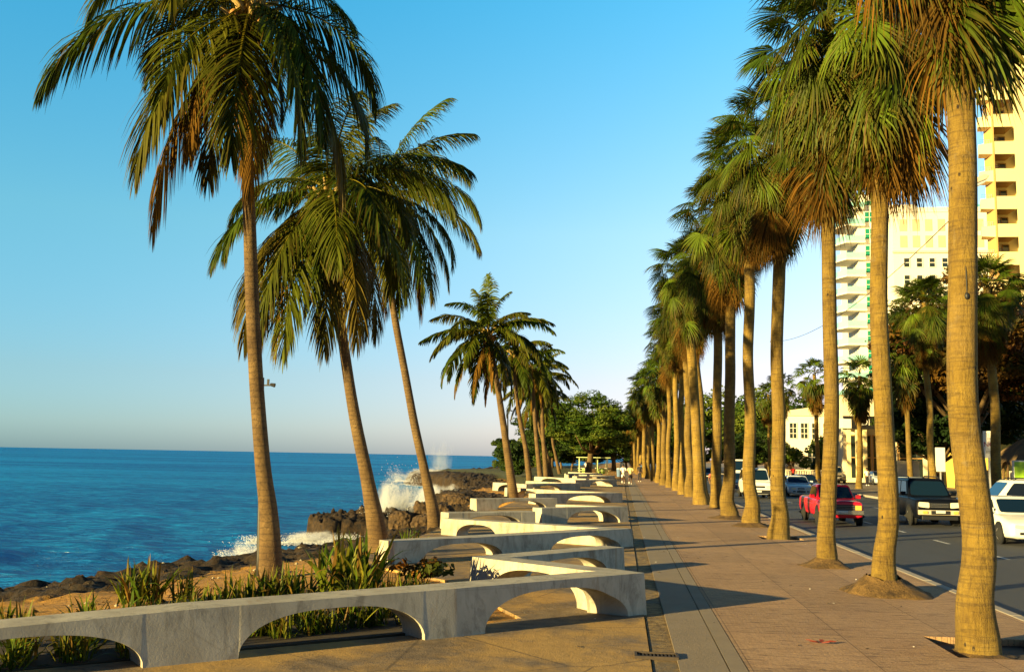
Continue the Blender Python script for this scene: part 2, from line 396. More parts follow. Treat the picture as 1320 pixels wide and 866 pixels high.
def coast_dist(P):
    """signed distance to the coastline, positive on land (land lies to the right of the line)"""
    best = np.full(len(P), 1e9); sgn = np.ones(len(P))
    for a, b in zip(COAST[:-1], COAST[1:]):
        d = b - a; t = np.clip(((P - a) @ d) / (d @ d), 0, 1)
        q = a + t[:, None] * d
        r = np.hypot(*(P - q).T)
        cr = d[0] * (P[:, 1] - a[1]) - d[1] * (P[:, 0] - a[0])
        upd = r < best - 1e-9
        best = np.where(upd, r, best); sgn = np.where(upd, np.where(cr < 0, 1.0, -1.0), sgn)
    return best * sgn

def vnoise(x, y, seed=0):
    def h(i, j):
        n = (i.astype(np.int64) * 374761393 + j.astype(np.int64) * 668265263 + seed * 144665) & 0x7fffffff
        n = ((n ^ (n >> 13)) * 1274126177) & 0x7fffffff
        return ((n ^ (n >> 16)) & 0xffff) / 65535.0
    xi = np.floor(x); yi = np.floor(y); fx = x - xi; fy = y - yi
    fx = fx * fx * (3 - 2 * fx); fy = fy * fy * (3 - 2 * fy)
    return (h(xi, yi) * (1 - fx) + h(xi + 1, yi) * fx) * (1 - fy) + (h(xi, yi + 1) * (1 - fx) + h(xi + 1, yi + 1) * fx) * fy
def fbm(x, y, o=4, seed=0):
    s = 0; a = .5
    for k in range(o):
        s = s + a * vnoise(x * 2 ** k, y * 2 ** k, seed + k * 7); a *= .5
    return s / (1 - .5 ** o)
def sm(a, b, x):
    t = np.clip((x - a) / (b - a), 0, 1); return t * t * (3 - 2 * t)

SEA_Z = -2.2
def land(P):
    x, y = P[:, 0], P[:, 1]
    wob = (fbm(x * .35, y * .35, 4, 3) - .5) * 2.2 + (fbm(x * 1.3, y * 1.3, 3, 9) - .5) * 1.0
    d = coast_dist(P) + wob * sm(8, 3, np.abs(coast_dist(P)))
    far = sm(60, 120, y)
    rockw = 2.3 + 1.5 * fbm(x * .15, y * .15, 2, 5) + 1.6 * far + 2.6 * sm(38, 46, y) * sm(75, 60, y)
    flat = sm(-7.2, -4.5, x)                                     # level under the benches and the road
    slope = -.05 - (.55 * sm(9, .5, d)) * (1 - flat)
    rock = sm(rockw + .8, rockw - .8, d) * (1 - flat)
    rough = np.abs(fbm(x * 1.3, y * 1.3, 5, 21) - .5) * 1.3 + (.5 - np.abs(fbm(x * 2.8, y * 2.8, 4, 31) - .5) * 5) * .30 + (fbm(x * 6.5, y * 6.5, 2, 41) - .5) * .28
    z = slope + (fbm(x * .7, y * .7, 4, 1) - .5) * .16 * (1 - flat) + rock * (rough - .12) * (.46 + .6 * far + .5 * sm(42, 50, y) * sm(70, 60, y)) - rock * .45 * sm(42, 49, y) * sm(64, 58, y)
    z = z + .35 * far * sm(16, 7, d) * sm(0, 2.5, d) * (1 - flat)
    cliff = sm(0.35, -.35, d)
    z = z * (1 - cliff) + (SEA_Z - 1.6) * cliff
    z = np.where(d < -.5, SEA_Z - 1.6 - .4 * np.minimum(-d, 8), z)
    z = np.where(x > .3, np.minimum(z, -.16), z)
    z = np.where(x > 5.8, np.minimum(z, -.32), z)
    scrub = sm(48, 75, y) * sm(3.0, 6, d) * .75 + .2 * sm(45, 60, y)
    return z, np.where(d < 1.0, 1.0, rock), scrub * (1 - flat)

def seq(*parts):
    out = []
    for a, b, st in parts: out += list(np.arange(a, b, st))
    return np.array(out)
xs = seq((-130, -44, 4.0), (-44, -24, .8), (-24, -17.5, .32), (-17.5, -4.4, .13), (-4.4, .2, .8))
xs = np.concatenate([xs, [.2, .32, 3, 5.78, 5.84, 10, 20, 40, 80, 160, 400, 1000, 2500, 6000]])
ys = seq((-300, -20, 40), (-20, 8, 1.4), (8, 18, .25), (18, 62, .15), (62, 110, .4), (110, 240, 1.0), (240, 420, 9), (420, 1200, 60), (1200, 9001, 600))
X, Y = np.meshgrid(xs, ys); P = np.stack([X.ravel(), Y.ravel()], 1)
z, rk, sc = land(P)
nx, ny = len(xs), len(ys)
idx = np.arange(nx * ny).reshape(ny, nx)
F = np.stack([idx[:-1, :-1].ravel(), idx[:-1, 1:].ravel(), idx[1:, 1:].ravel(), idx[1:, :-1].ravel()], 1)
g = link('ground', np_mesh('ground', np.column_stack([P, z]), F, M['ground'], True, attrs={'rock': rk, 'scrub': sc}))
tag(g, 'sandy coastal ground ending in dark jagged coral rock', 'ground', kind='structure')

def hz(x, y):
    return float(land(np.array([[x, y]], float))[0][0])

def make_sea():
    az = np.radians(np.concatenate([np.linspace(-100, -40, 40, endpoint=False), np.linspace(-40, 10, 420, endpoint=False), np.linspace(10, 60, 30)]))
    r = np.geomspace(9, 14000, 440)
    A, RR = np.meshgrid(az, r); x = (RR * np.sin(A)).ravel(); y = (RR * np.cos(A)).ravel(); rr = RR.ravel()
    rng = np.random.default_rng(5); zz = np.full(len(x), SEA_Z)
    dr = rr * (math.log(14000 / 9) / 440) + rr * .002
    for k in range(46):
        wl = 1.3 * (11 / 1.3) ** rng.random(); a = .013 * wl ** .7 * (.5 + rng.random())
        th = R(25) + rng.normal() * .45
        ph = (x * math.cos(th) + y * math.sin(th)) * 2 * PI / wl + rng.random() * 6.28
        zz += a * (1 - np.abs(np.sin(ph / 2)) * 2 + .27) * .42 * np.clip(1.6 - dr * 4 / wl, 0, 1)
    P = np.stack([x, y], 1)
    near = rr < 330
    d = np.full(len(x), -99.0); d[near] = coast_dist(P[near])
    foam = np.zeros(len(x))
    act = np.exp(-((y - 53) / 8) ** 2) + .75 * np.exp(-((y - 40) / 6) ** 2) + .4 * np.exp(-((y - 30) / 6) ** 2) + .8 * np.exp(-((y - 80) / 12) ** 2) + .9 * np.exp(-((y - 140) / 14) ** 2) + .15
    foam = np.clip(.95 * np.minimum(act, 1) * np.exp(np.minimum(d, 0) / 2.4), 0, 1) * near
    zz += .25 * foam
    n1, n2 = len(az), len(r)
    idx = np.arange(n1 * n2).reshape(n2, n1)
    F = np.stack([idx[:-1, :-1].ravel(), idx[:-1, 1:].ravel(), idx[1:, 1:].ravel(), idx[1:, :-1].ravel()], 1)
    o = link('sea', np_mesh('sea', np.column_stack([x, y, zz]), F, M['sea'], True, attrs={'foam': foam}))
    tag(o, 'rippled blue sea reaching to the horizon', 'sea', kind='structure')
make_sea()

def spray(name, c, w, dpt, h, n, seed, label, jets=7):
    rng = np.random.default_rng(seed)
    jx = rng.normal(0, .30, jets) * w; jy = rng.normal(0, .3, jets) * dpt; jh = h * (.3 + .7 * rng.random(jets) ** 1.4); jh[0] = h; jx[0] = rng.normal(0, .08) * w
    ln = rng.normal(0, .18, jets)
    j = rng.integers(0, jets, n)
    t = rng.random(n) ** 1.7
    spread = .10 + .16 * t
    x = jx[j] + ln[j] * t * jh[j] + rng.normal(0, 1, n) * spread * w * .5
    y = jy[j] + rng.normal(0, 1, n) * spread * dpt * .6
    zz = t * jh[j] * (1 + .12 * rng.normal(0, 1, n))
    m = int(n * .45)                                   # low boiling mass at the foot
    x[:m] = rng.normal(0, .36, m) * w; y[:m] = rng.normal(0, .36, m) * dpt
    hh = .34 * h * np.exp(-(x[:m] / (.5 * w)) ** 2); zz[:m] = rng.random(m) ** 1.3 * hh
    p = np.stack([x + c[0], y + c[1], np.abs(zz) + c[2]], 1)
    s = (.005 + .010 * rng.random(n) ** 2.2) * (1 + .7 * (1 - t))
    base = np.array([(1, 1, 1), (-1, -1, 1), (-1, 1, -1), (1, -1, -1)], float)
    q = rng.normal(0, 1, (n, 4)); q /= np.linalg.norm(q, axis=1)[:, None]
    w_, a, b, e = q.T
    Rm = np.stack([np.stack([1 - 2 * (b * b + e * e), 2 * (a * b - e * w_), 2 * (a * e + b * w_)], 1), np.stack([2 * (a * b + e * w_), 1 - 2 * (a * a + e * e), 2 * (b * e - a * w_)], 1), np.stack([2 * (a * e - b * w_), 2 * (b * e + a * w_), 1 - 2 * (a * a + b * b)], 1)], 1)
    v = p[:, None, :] + s[:, None, None] * np.einsum('nij,kj->nki', Rm, base)
    f = np.array([(0, 1, 2), (0, 3, 1), (0, 2, 3), (1, 3, 2)])
    F = (np.arange(n)[:, None, None] * 4 + f[None]).reshape(-1, 3)
    o = link(name, np_mesh(name, v.reshape(-1, 3), F, M['spray']))
    tag(o, label, 'spray', kind='stuff')
def mist_mat(name, dens, sc, seed):
    m = bpy.data.materials.new(name); m.use_nodes = True; t = m.node_tree; t.nodes.clear()
    N = t.nodes.new; L = t.links.new
    o = N('ShaderNodeOutputMaterial'); v = N('ShaderNodeVolumePrincipled'); L(v.outputs[0], o.inputs['Volume'])
    v.inputs['Color'].default_value = (.97, .98, 1, 1); v.inputs['Anisotropy'].default_value = 0.0
    tc = N('ShaderNodeTexCoord'); ln = N('ShaderNodeVectorMath'); ln.operation = 'LENGTH'; L(tc.outputs['Object'], ln.inputs[0])
    mp = N('ShaderNodeMapping'); mp.inputs['Location'].default_value = (seed * 3.1, seed * 1.7, 0); mp.inputs['Scale'].default_value = (1, 1, .55); L(tc.outputs['Object'], mp.inputs[0])
    nz = N('ShaderNodeTexNoise'); nz.inputs['Scale'].default_value = sc; nz.inputs['Detail'].default_value = 6; nz.inputs['Roughness'].default_value = .65; L(mp.outputs[0], nz.inputs[0])
    a = N('ShaderNodeMath'); a.operation = 'SUBTRACT'; a.inputs[0].default_value = .95; L(ln.outputs['Value'], a.inputs[1])
    b = N('ShaderNodeMath'); b.operation = 'MULTIPLY_ADD'; L(nz.outputs[0], b.inputs[0]); b.inputs[1].default_value = 2.6; b.inputs[2].default_value = -1.55
    c = N('ShaderNodeMath'); c.operation = 'ADD'; L(a.outputs[0], c.inputs[0]); L(b.outputs[0], c.inputs[1])
    d = N('ShaderNodeMath'); d.operation = 'MULTIPLY'; d.use_clamp = False; L(c.outputs[0], d.inputs[0]); d.inputs[1].default_value = dens
    e = N('ShaderNodeMath'); e.operation = 'MAXIMUM'; L(d.outputs[0], e.inputs[0]); e.inputs[1].default_value = 0
    L(e.outputs[0], v.inputs['Density']); return m
def mist(c, r, dens, sc, seed, label):
    bm = bmesh.new(); bmesh.ops.create_icosphere(bm, subdivisions=3, radius=1.0)
    me = bpy.data.meshes.new('wave_mist'); bm.to_mesh(me); bm.free(); me.materials.append(mist_mat('wave_mist', dens, sc, seed))
    o = link('wave_mist', me); o.location = c; o.scale = r; tag(o, label, 'spray', kind='stuff')
spray('wave_spray', (-12.2, 53.2, SEA_Z + .5), 2.0, 1.9, 3.0, 36000, 1, 'tall burst of white spray between the two leaning coconut trunks', 9)
mist((-12.2, 53.2, SEA_Z + 1.1), (1.5, 1.4, 2.4), 4.5, 2.2, 1, 'soft white mist around the tall burst of spray')
spray('wave_spray', (-14.9, 47.4, SEA_Z + .1), 3.4, .8, .5, 22000, 2, 'low white surf breaking at the foot of the rock promontory', 6)
mist((-14.4, 47.6, SEA_Z + .3), (2.4, 1.0, .55), 4.0, 2.5, 2, 'soft mist over the low surf at the promontory')
spray('wave_spray', (-13.6, 36.4, SEA_Z + .1), 1.3, 1.6, 1.1, 16000, 3, 'small splash beside the trunk of the nearest coconut palm', 6)
mist((-13.6, 36.4, SEA_Z + .55), (1.1, 1.0, .8), 4.5, 2.2, 3, 'soft mist of the small splash beside the nearest coconut trunk')
spray('wave_spray', (-14.6, 79.0, SEA_Z + .6), 3.0, 2.5, 1.3, 16000, 4, 'white surf bursting behind the dark rocks past the third coconut palm', 6)
mist((-14.4, 79, SEA_Z + 1.2), (2.6, 2, 1.2), 4.5, 2.2, 4, 'soft mist behind the rocks past the third coconut palm')
spray('wave_spray', (-27, 143, SEA_Z + .6), 6.5, 5, 1.7, 22000, 6, 'broad white splash on the far rocky point', 7)
mist((-27, 143, SEA_Z + 1.4), (6, 3, 1.5), 3.0, 2.4, 6, 'soft mist over the broad splash on the far rocky point')
mist((-28.5, 158, SEA_Z + 3.4), (2.6, 2, 4.2), .5, 2.0, 7, 'thin plume of mist rising behind the far rocky point')

# ------------------------------------------------------------------ promenade and road
def sheet(name, rects, zt, mat, label, cat, thick=.0):
    mb = MB()
    for (x0, y0, x1, y1) in rects:
        if thick: mb.box(((x0 + x1) / 2, (y0 + y1) / 2, zt - thick / 2), (x1 - x0, y1 - y0, thick))
        else: mb.add([(x0, y0, zt), (x1, y0, zt), (x1, y1, zt), (x0, y1, zt)], [(0, 1, 2, 3)])
    o = mb.build(name, mat); tag(o, label, cat, kind='structure'); return o
YE = 420
PITS = [(4.05, 12.85, 5.35, 14.3), (4.2, 30.6, 5.4, 32.0)]
rects = [(1.42, -12, 4.0, YE), (5.42, -12, 5.98, YE)]
yy = -12
for (x0, y0, x1, y1) in PITS:
    rects += [(4.0, yy, 5.42, y0), (4.0, y0, x0, y1), (x1, y0, 5.42, y1)]; yy = y1
rects.append((4.0, yy, 5.42, YE))
sheet('path', rects, 0.0, M['pavers'], 'worn reddish paver promenade between benches and palms', 'path', .12)
for (x0, y0, x1, y1) in PITS:
    sheet('tree_pit_soil', [(x0, y0, x1, y1)], -.085, M['soil'], 'dark soil in a square pit around a palm trunk', 'soil')
sheet('concrete_edging', [(.66, -12, 1.20, YE), (1.215, -12, 1.41, YE)], .003, M['edging'], 'smooth concrete edging bands beside the paver path', 'edging', .12)
sheet('dirt_strip', [(.37, -12, .655, YE)], -.012, M['dirt'], 'sandy dirt strip along the edge of the promenade', 'dirt', .1)
mb = MB()
poly = [(-30, -12), (.355, -12), (.355, 110), (-5.2, 110), (-5.4, 44), (-5.8, 21.4), (-3.2, 18.6), (-1.4, 14.6), (-2.6, 13.0), (-7.0, 9.4), (-30, 1)]
mb.prism([(x, y, -.1) for x, y in poly], (0, 0, .098))
tag(mb.build('plaza_pavement', M['slab']), 'cracked dirty concrete paving under the benches', 'pavement', kind='structure')
kb = MB(); y = -12
rnd = random.Random(3)
while y < YE:
    L = 1.5 if y < 90 else 30
    kb.box((6.08, y + L / 2, -.11), (.19, L - .012, .235 + rnd.uniform(-.006, .006))); y += L
k = kb.build('kerb', M['kerb'], bevel=.018); tag(k, 'grey concrete kerb stones along the avenue', 'kerb', kind='structure')
sheet('road', [(6.18, -60, 17.4, 900)], -.13, M['asphalt'], 'dark asphalt avenue with faded white lane dashes', 'road')
ld = []
for X0 in (10.05, 13.85):
    y = 3.9
    while y < 200:
        ld.append((X0 - .06, y, X0 + .06, y + 1.5)); y += 4.75
sheet('lane_markings', ld, -.126, M['roadpaint'], 'white dashed lane lines painted on the avenue', 'road marking')
kb = MB(); y = -40
while y < YE:
    kb.box((17.5, y + 2, -.11), (.2, 3.98, .24)); y += 4
tag(kb.build('far_kerb', M['kerb'], bevel=.015), 'kerb on the building side of the avenue', 'kerb', kind='structure')
sheet('far_pavement', [(17.6, -60, 70, 700)], 0.0, M['edging'], 'pavement and forecourts on the building side', 'pavement', .1)

mb = MB(); mb.prism([(x, y, -.3) for x, y in [(-9.5, 8.2), (-7.3, 9.2), (-4.75, 11.35), (-2.2, 13.5), (-2.6, 15.0), (-3.3, 16.6), (-4.6, 17.3), (-5.7, 15.6), (-7.0, 13.6), (-9.5, 12.0)]], (0, 0, .304))  # dark sheet laid here to stand in for the shade under the plants
tag(mb.build('plant_shade_sheet', M['soil']), 'dark soil-coloured sheet standing in for the shade of the plants behind the nearest bench', 'soil', kind='structure')

# litter and drain
rnd = random.Random(11)
mb = MB()
for i in range(34):
    x = rnd.uniform(-3, 5.4); y = rnd.uniform(9, 34); s = rnd.uniform(.008, .026)
    mb.box((x, y, .006 + s * .1), (s * 1.6, s, s * .25), rnd.uniform(0, 3))
tag(mb.build('paper_litter', M['litter']), 'tiny scraps of pale litter scattered on the paving', 'litter', kind='stuff')
mb = MB()
for i in range(60):
    x = rnd.uniform(-2, 5.4); y = rnd.uniform(9, 30); s = rnd.uniform(.01, .03)
    mb.box((x, y, .006 + s * .1), (s * 2.4, s * .7, s * .25), rnd.uniform(0, 3))
tag(mb.build('fallen_leaf_bits', M['soil']), 'small dark leaf scraps scattered on the paving', 'leaf litter', kind='stuff')
mb = MB(); mb.v = []
for k in range(5):
    a = k * 1.3
    mb.prism([(2.55 + .02 * math.cos(a), 13.45 + .02 * math.sin(a), .01), (2.55 + .13 * math.cos(a - .2), 13.45 + .07 * math.sin(a - .2), .02), (2.55 + .2 * math.cos(a), 13.45 + .1 * math.sin(a), .03), (2.55 + .13 * math.cos(a + .3), 13.45 + .07 * math.sin(a + .3), .035)], (0, 0, .006))
tag(mb.build('fallen_leaf', M['red_leaf']), 'curled dark red dead leaf lying on the paver path', 'leaf')
dg = empty('drain_grate', (.43, 12.15, 0), 0, 'rusty slotted drain grate set in the dirt strip', 'drain grate')
mb = MB(); mb.box((0, -.13, .004), (.5, .03, .05)); mb.box((0, .13, .004), (.5, .03, .05)); mb.box((-.24, 0, .004), (.03, .24, .05)); mb.box((.24, 0, .004), (.03, .24, .05))
mb.build('frame', M['rust_iron'], dg)
mb = MB()
for i in range(10): mb.box((-.2 + i * .044, 0, .0), (.02, .235, .03))
mb.build('bars', M['rust_iron'], dg)

# ------------------------------------------------------------------ zigzag concrete benches
def bench(pts, label, w=.54, arches=None, chamfer=True):
    """pts: plan points (x, y, h). each stretch between two points is a slab carried by piers with one arch"""
    n = len(pts); P2 = [Vector((p[0], p[1])) for p in pts]
    offs = []
    for i in range(n):
        d0 = (P2[i] - P2[i - 1]).normalized() if i > 0 else None
        d1 = (P2[i + 1] - P2[i]).normalized() if i < n - 1 else None
        if d0 is None: d0 = d1
        if d1 is None: d1 = d0
        n0 = Vector((-d0.y, d0.x)); n1 = Vector((-d1.y, d1.x))
        m = (n0 + n1)
        m = m / max(m.length_squared, .5) * 2 if m.length > .2 else n0
        m = m / 1.0
        L = 1.0 / max(.45, m.normalized().dot(n0))
        offs.append(m.normalized() * min(L, 1.7))
    mb = MB()
    o0 = hz_b = 0.0
    for i in range(n - 1):
        a, b = P2[i], P2[i + 1]; L = (b - a).length
        ha, hb = pts[i][2], pts[i + 1][2]
        e = (arches or {}).get(i, (.17, .83))
        N = 44
        s0, s1 = e
        ts = sorted(set([k / N for k in range(N + 1)] + [s0, s1] + [s0 + (s1 - s0) * q for q in (.003, .012, .03, .06, .94, .97, .988, .997)]))
        mid = (s0 + s1) / 2; hw = (s1 - s0) / 2
        base = len(mb.v)
        rows = []
        for t in ts:
            c = a.lerp(b, t); of = offs[i].lerp(offs[i + 1], t) * (w / 2)
            # the mitre only bends the ends; keep straight in the middle
            dn = Vector((-(b - a).y, (b - a).x)).normalized() * (w / 2)
            k0 = max(0, 1 - t * L / .5); k1 = max(0, 1 - (1 - t) * L / .5)
            of = dn * (1 - k0 - k1) + offs[i] * (w / 2) * k0 + offs[i + 1] * (w / 2) * k1
            h = ha + (hb - ha) * t
            zb = -.06
            if e[1] > e[0] and s0 <= t <= s1:
                u = abs((t - mid) / hw)
                zb = max(-.06, (h - .115) * (max(0.0, 1 - u ** 2.6)) ** (1 / 2.1))
                if u > .9999: zb = -.06
            rows.append((c, of, h, zb))
        for (c, of, h, zb) in rows:
            fl = 1.0 + .12 * (1 - min(1, max(0, zb) / h))      # legs flare a little towards the foot
            q0 = c - of * fl; q1 = c + of * fl; t0 = c - of; t1 = c + of
            mb.v += [(q0.x, q0.y, zb), (q1.x, q1.y, zb), (t1.x, t1.y, h), (t0.x, t0.y, h)]
        m = len(rows)
        fs = []
        for k in range(m - 1):
            p = base + 4 * k; q = p + 4
            fs += [(p, q, q + 3, p + 3), (p + 3, q + 3, q + 2, p + 2), (p + 2, q + 2, q + 1, p + 1), (p + 1, q + 1, q, p)]
        if i == 0: fs.append((base, base + 3, base + 2, base + 1))
        if i == n - 2:
            p = base + 4 * (m - 1); fs.append((p, p + 1, p + 2, p + 3))
        mb.f += fs; mb.m += [0] * len(fs)
    me = mb.mesh('concrete_bench', M['concrete'], fixn=False)
    bm = bmesh.new(); bm.from_mesh(me)
    bmesh.ops.remove_doubles(bm, verts=bm.verts, dist=.002)
    bmesh.ops.dissolve_degenerate(bm, edges=bm.edges, dist=.001)
    bmesh.ops.recalc_face_normals(bm, faces=bm.faces)
    bm.to_mesh(me); bm.free()
    me.polygons.foreach_set('use_smooth', [True] * len(me.polygons))
    o = link('concrete_bench', me)
    bv = o.modifiers.new('bevel', 'BEVEL'); bv.width = .03; bv.segments = 3; bv.limit_method = 'ANGLE'; bv.angle_limit = R(50)
    bv.harden_normals = True
    tag(o, label, 'bench', 'zigzag concrete arch benches along the promenade')
    return o
bench([(-7.5, 8.75, .47), (-4.85, 10.97, .57), (-2.25, 13.17, .6), (.0, 15.42, .6), (-2.36, 18.35, .47), (-.14, 21.4, .46)],
      'nearest zigzag concrete bench, its long grey wall running past the strap-leaved plants',
      arches={0: (.05, .86), 1: (.16, .86), 2: (.13, .92), 3: (.18, .84), 4: (.2, .84)})
bench([(-4.95, 21.2, .46), (-2.5, 24.0, .46), (-.12, 26.85, .46), (-2.6, 28.1, .46), (-5.05, 29.3, .46)],
      'grey two-arch concrete bench just behind the nearest one, beside the big leafy clump', arches={0: (.2, .83), 1: (.25, .92), 2: (1, 0), 3: (.3, .8)})
bench([(-5.6, 31.9, .48), (-2.98, 33.9, .48)], 'short grey bench piece ending mid-row behind the big two-arch bench')
bench([(-2.85, 34.7, .55), (-.12, 37.0, .55), (-2.3, 39.5, .46)], 'bench with one wide open arch, third from the camera along the path edge', arches={0: (.3, .93), 1: (.2, .8)})
bench([(-6.3, 43.0, .46), (-3.0, 45.6, .46)], 'low grey single-arch bench left of the row, before the slim coconut palms', arches={0: (.25, .86)})
bench([(-4.3, 49.2, .5), (-.3, 53.0, .5), (-3.5, 56.2, .46), (-6.6, 59.2, .46)], 'bench showing a long sunlit top band, just in front of the first slim coconut palm', arches={0: (.35, .9), 1: (1, 0), 2: (.3, .75)})
bench([(-5.9, 65.5, .5), (-8.5, 68.6, .5)], 'sunlit yellow bench piece with one arch beside the foot of the first slim coconut palm')
bench([(-6.9, 66.5, .48), (-3.2, 71.5, .48), (-6.9, 75.6, .48)], 'bench whose blunt shaded corner stops halfway across the row, beyond the long sunlit band', arches={0: (.2, .7), 1: (.2, .8)})
bench([(-3.7, 78.2, .55), (-.65, 83, .55), (-4.2, 87.4, .5), (-7.6, 91.5, .5)], 'bench with a small bright arch by the path, level with the two joggers', arches={0: (.35, .92), 1: (.3, .7), 2: (.2, .8)})
bench([(-4.4, 97, .5), (-.9, 103, .5), (-5.2, 108.6, .5)], 'pale distant bench just before the lime picnic shelters')
bench([(-6.0, 112, .5), (-2.4, 118, .5), (-6.2, 124, .5)], 'farthest pale bench under the big round tree')

# ------------------------------------------------------------------ palms
GREEN = np.array((.066, .102, .007)); DARKG = np.array((.030, .058, .006)); YELL = np.array((.23, .19, .016)); BROWN = np.array((.105, .058, .012)); DRY = np.array((.22, .105, .017))

def trunk(name, pts, rad, mat, parent, n=20, seed=0, sub=5, lump=.05):
    """smooth tapered trunk through the points"""
    rng = np.random.default_rng(seed)
    pts = np.array(pts, float); rad = np.array(rad, float)
    tt = np.linspace(0, len(pts) - 1, (len(pts) - 1) * sub + 1)
    def cat(a):
        out = []
        for t in tt:
            i = min(int(t), len(a) - 2); f = t - i
            p0 = a[max(i - 1, 0)]; p1 = a[i]; p2 = a[i + 1]; p3 = a[min(i + 2, len(a) - 1)]
            out.append(.5 * ((2 * p1) + (-p0 + p2) * f + (2 * p0 - 5 * p1 + 4 * p2 - p3) * f * f + (-p0 + 3 * p1 - 3 * p2 + p3) * f ** 3))
        return np.array(out)
    C = cat(pts); r = np.interp(tt, np.arange(len(rad)), rad)
    v = []
    ph = rng.random() * 9
    for i, (c, rr) in enumerate(zip(C, r)):
        a = np.arange(n) * 2 * PI / n
        nz = 1 + lump * (fbm(np.cos(a) * 1.3 + ph + 10, np.sin(a) * 1.3 + c[2] * .9 + 10, 3, seed + 2) - .5) * 2
        v.append(np.stack([c[0] + np.cos(a) * rr * nz, c[1] + np.sin(a) * rr * nz, np.full(n, c[2])], 1))
    v = np.concatenate(v); m = len(C)
    i, k = np.meshgrid(np.arange(m - 1), np.arange(n), indexing='ij'); k2 = (k + 1) % n
    F = np.stack([i * n + k, i * n + k2, (i + 1) * n + k2, (i + 1) * n + k], -1).reshape(-1, 4)
    return link(name, np_mesh(name, v, F, mat, True), parent)

class Leaves:
    def __init__(s): s.V = []; s.F = []; s.C = []; s.n = 0
    def add(s, v, f, c):
        s.V.append(v); s.F.append(f + s.n); s.C.append(c); s.n += len(v)
    def build(s, name, mat, parent):
        return link(name, np_mesh(name, np.concatenate(s.V), np.concatenate(s.F), mat, False, np.concatenate(s.C)), parent)

def strips(lv, pts, wid, side, col):
    """pts (n,k,3) centre lines; wid (n,k); side (n,k,3) unit; col (n,k,3) -> ribbons"""
    n, k, _ = pts.shape
    v = np.stack([pts - side * wid[..., None], pts + side * wid[..., None]], 2).reshape(-1, 3)
    c = np.repeat(col[:, :, None, :], 2, 2).reshape(-1, 3)
    b = (np.arange(n)[:, None] * k + np.arange(k - 1)[None]) * 2
    f = np.stack([b, b + 1, b + 3, b + 2], -1).reshape(-1, 4)
    lv.add(v, f, c)

def unit(a): return a / np.maximum(np.linalg.norm(a, axis=-1, keepdims=True), 1e-9)
UP = np.array((0, 0, 1.0))

def frond(lv, org, az, e0, e1, L, rng, dry=0.0, k=1.3, nl=64, ll=.95, roll=None, sway=0.0, wm=1.0):
    """feather-leaf of a coconut palm: arched stalk with two rows of hanging leaflets"""
    m = 26; t = np.linspace(0, 1, m)
    el = np.radians(e0 + (e1 - e0) * t ** k); aa = np.radians(az) + sway * t
    d = np.stack([np.cos(aa) * np.cos(el), np.sin(aa) * np.cos(el), np.sin(el)], 1)
    P = np.array(org) + np.concatenate([[[0, 0, 0]], np.cumsum((d[:-1] + d[1:]) / 2 * L / (m - 1), 0)])
    s0 = np.stack([-np.sin(aa), np.cos(aa), np.zeros(m)], 1)
    rl = (rng.normal(0, .3) if roll is None else roll) + rng.normal(0, .35) * t
    n0 = np.cross(d, s0)
    s = s0 * np.cos(rl)[:, None] + n0 * np.sin(rl)[:, None]; nn = np.cross(d, s)
    cg = GREEN * (.45 + .5 * rng.random()) + (YELL - GREEN) * max(0, rng.normal(.09, .14))
    cg = cg * (1 - dry) + DRY * (.6 + .7 * rng.random()) * dry
    stalk = (YELL * .9) * (1 - dry) + DRY * .7 * dry
    w = np.linspace(.055, .008, m) * (L / 4.6)
    for sd in (s, nn):
        strips(lv, P[None], w[None] * (.9 if sd is s else .5), sd[None], np.tile(stalk, (1, m, 1)))
    u = np.linspace(.13, 1.0, nl)
    for sg in (-1, 1):
        uu = np.clip(u + rng.normal(0, .004, nl), 0, 1)
        gi = lambda A: np.stack([np.interp(uu, t, A[:, j]) for j in range(3)], 1)
        p = gi(P); dd = unit(gi(d)); ss = unit(gi(s)) * sg; n_ = unit(gi(nn))
        n_ = np.where(n_[:, 2:3] < 0, -n_, n_) if el.mean() > -.9 else n_
        ln = ll * (L / 4.6) * np.interp(uu, [0, .15, .4, .7, .9, 1], [.5, .8, 1.0, .85, .55, .34]) * (1 + rng.normal(0, .09, nl))
        a = np.radians(np.interp(uu, [0, .5, 1], [72, 55, 18]) + rng.normal(0, 5, nl))
        dir0 = unit(dd * np.cos(a)[:, None] + ss * np.sin(a)[:, None] + n_ * (.16 + .10 * rng.normal(size=(nl, 1))) * (1 - dry) - UP * (.38 + .12 * rng.random((nl, 1)) + .5 * dry))
        K = 5; q = np.zeros((nl, K, 3)); q[:, 0] = p; cur = dir0; dirs = [cur]
        gv = (.17 + .12 * rng.random((nl, 1)) + .2 * dry)
        for j in range(1, K):
            q[:, j] = q[:, j - 1] + cur * (ln / (K - 1))[:, None]
            cur = unit(cur - UP * gv * (1.0 + .25 * j)); dirs.append(cur)
        dr = np.stack(dirs, 1)
        face = unit(n_[:, None, :] * .6 + ss[:, None, :] * .35 + rng.normal(0, .25, (nl, 1, 3)))
        wd = unit(np.cross(dr, np.broadcast_to(face, dr.shape)))
        wb = np.array([.6, 1.0, .95, .6, .06]) * .0195 * wm * (L / 4.6) * (1 - .35 * dry)
        W = np.tile(wb, (nl, 1)) * (.85 + .3 * rng.random((nl, 1)))
        c = np.tile(cg * 1.0, (nl, K, 1)) * (.72 + .56 * rng.random((nl, 1, 1)))
        br = (rng.random((nl, 1)) < .22 + .5 * dry) * np.linspace(0, 1, K)[None] ** 2
        c = c * (1 - br[..., None]) + BROWN * br[..., None]
        keep = rng.random(nl) > .03 + .28 * dry
        strips(lv, q[keep], W[keep], wd[keep], c[keep])

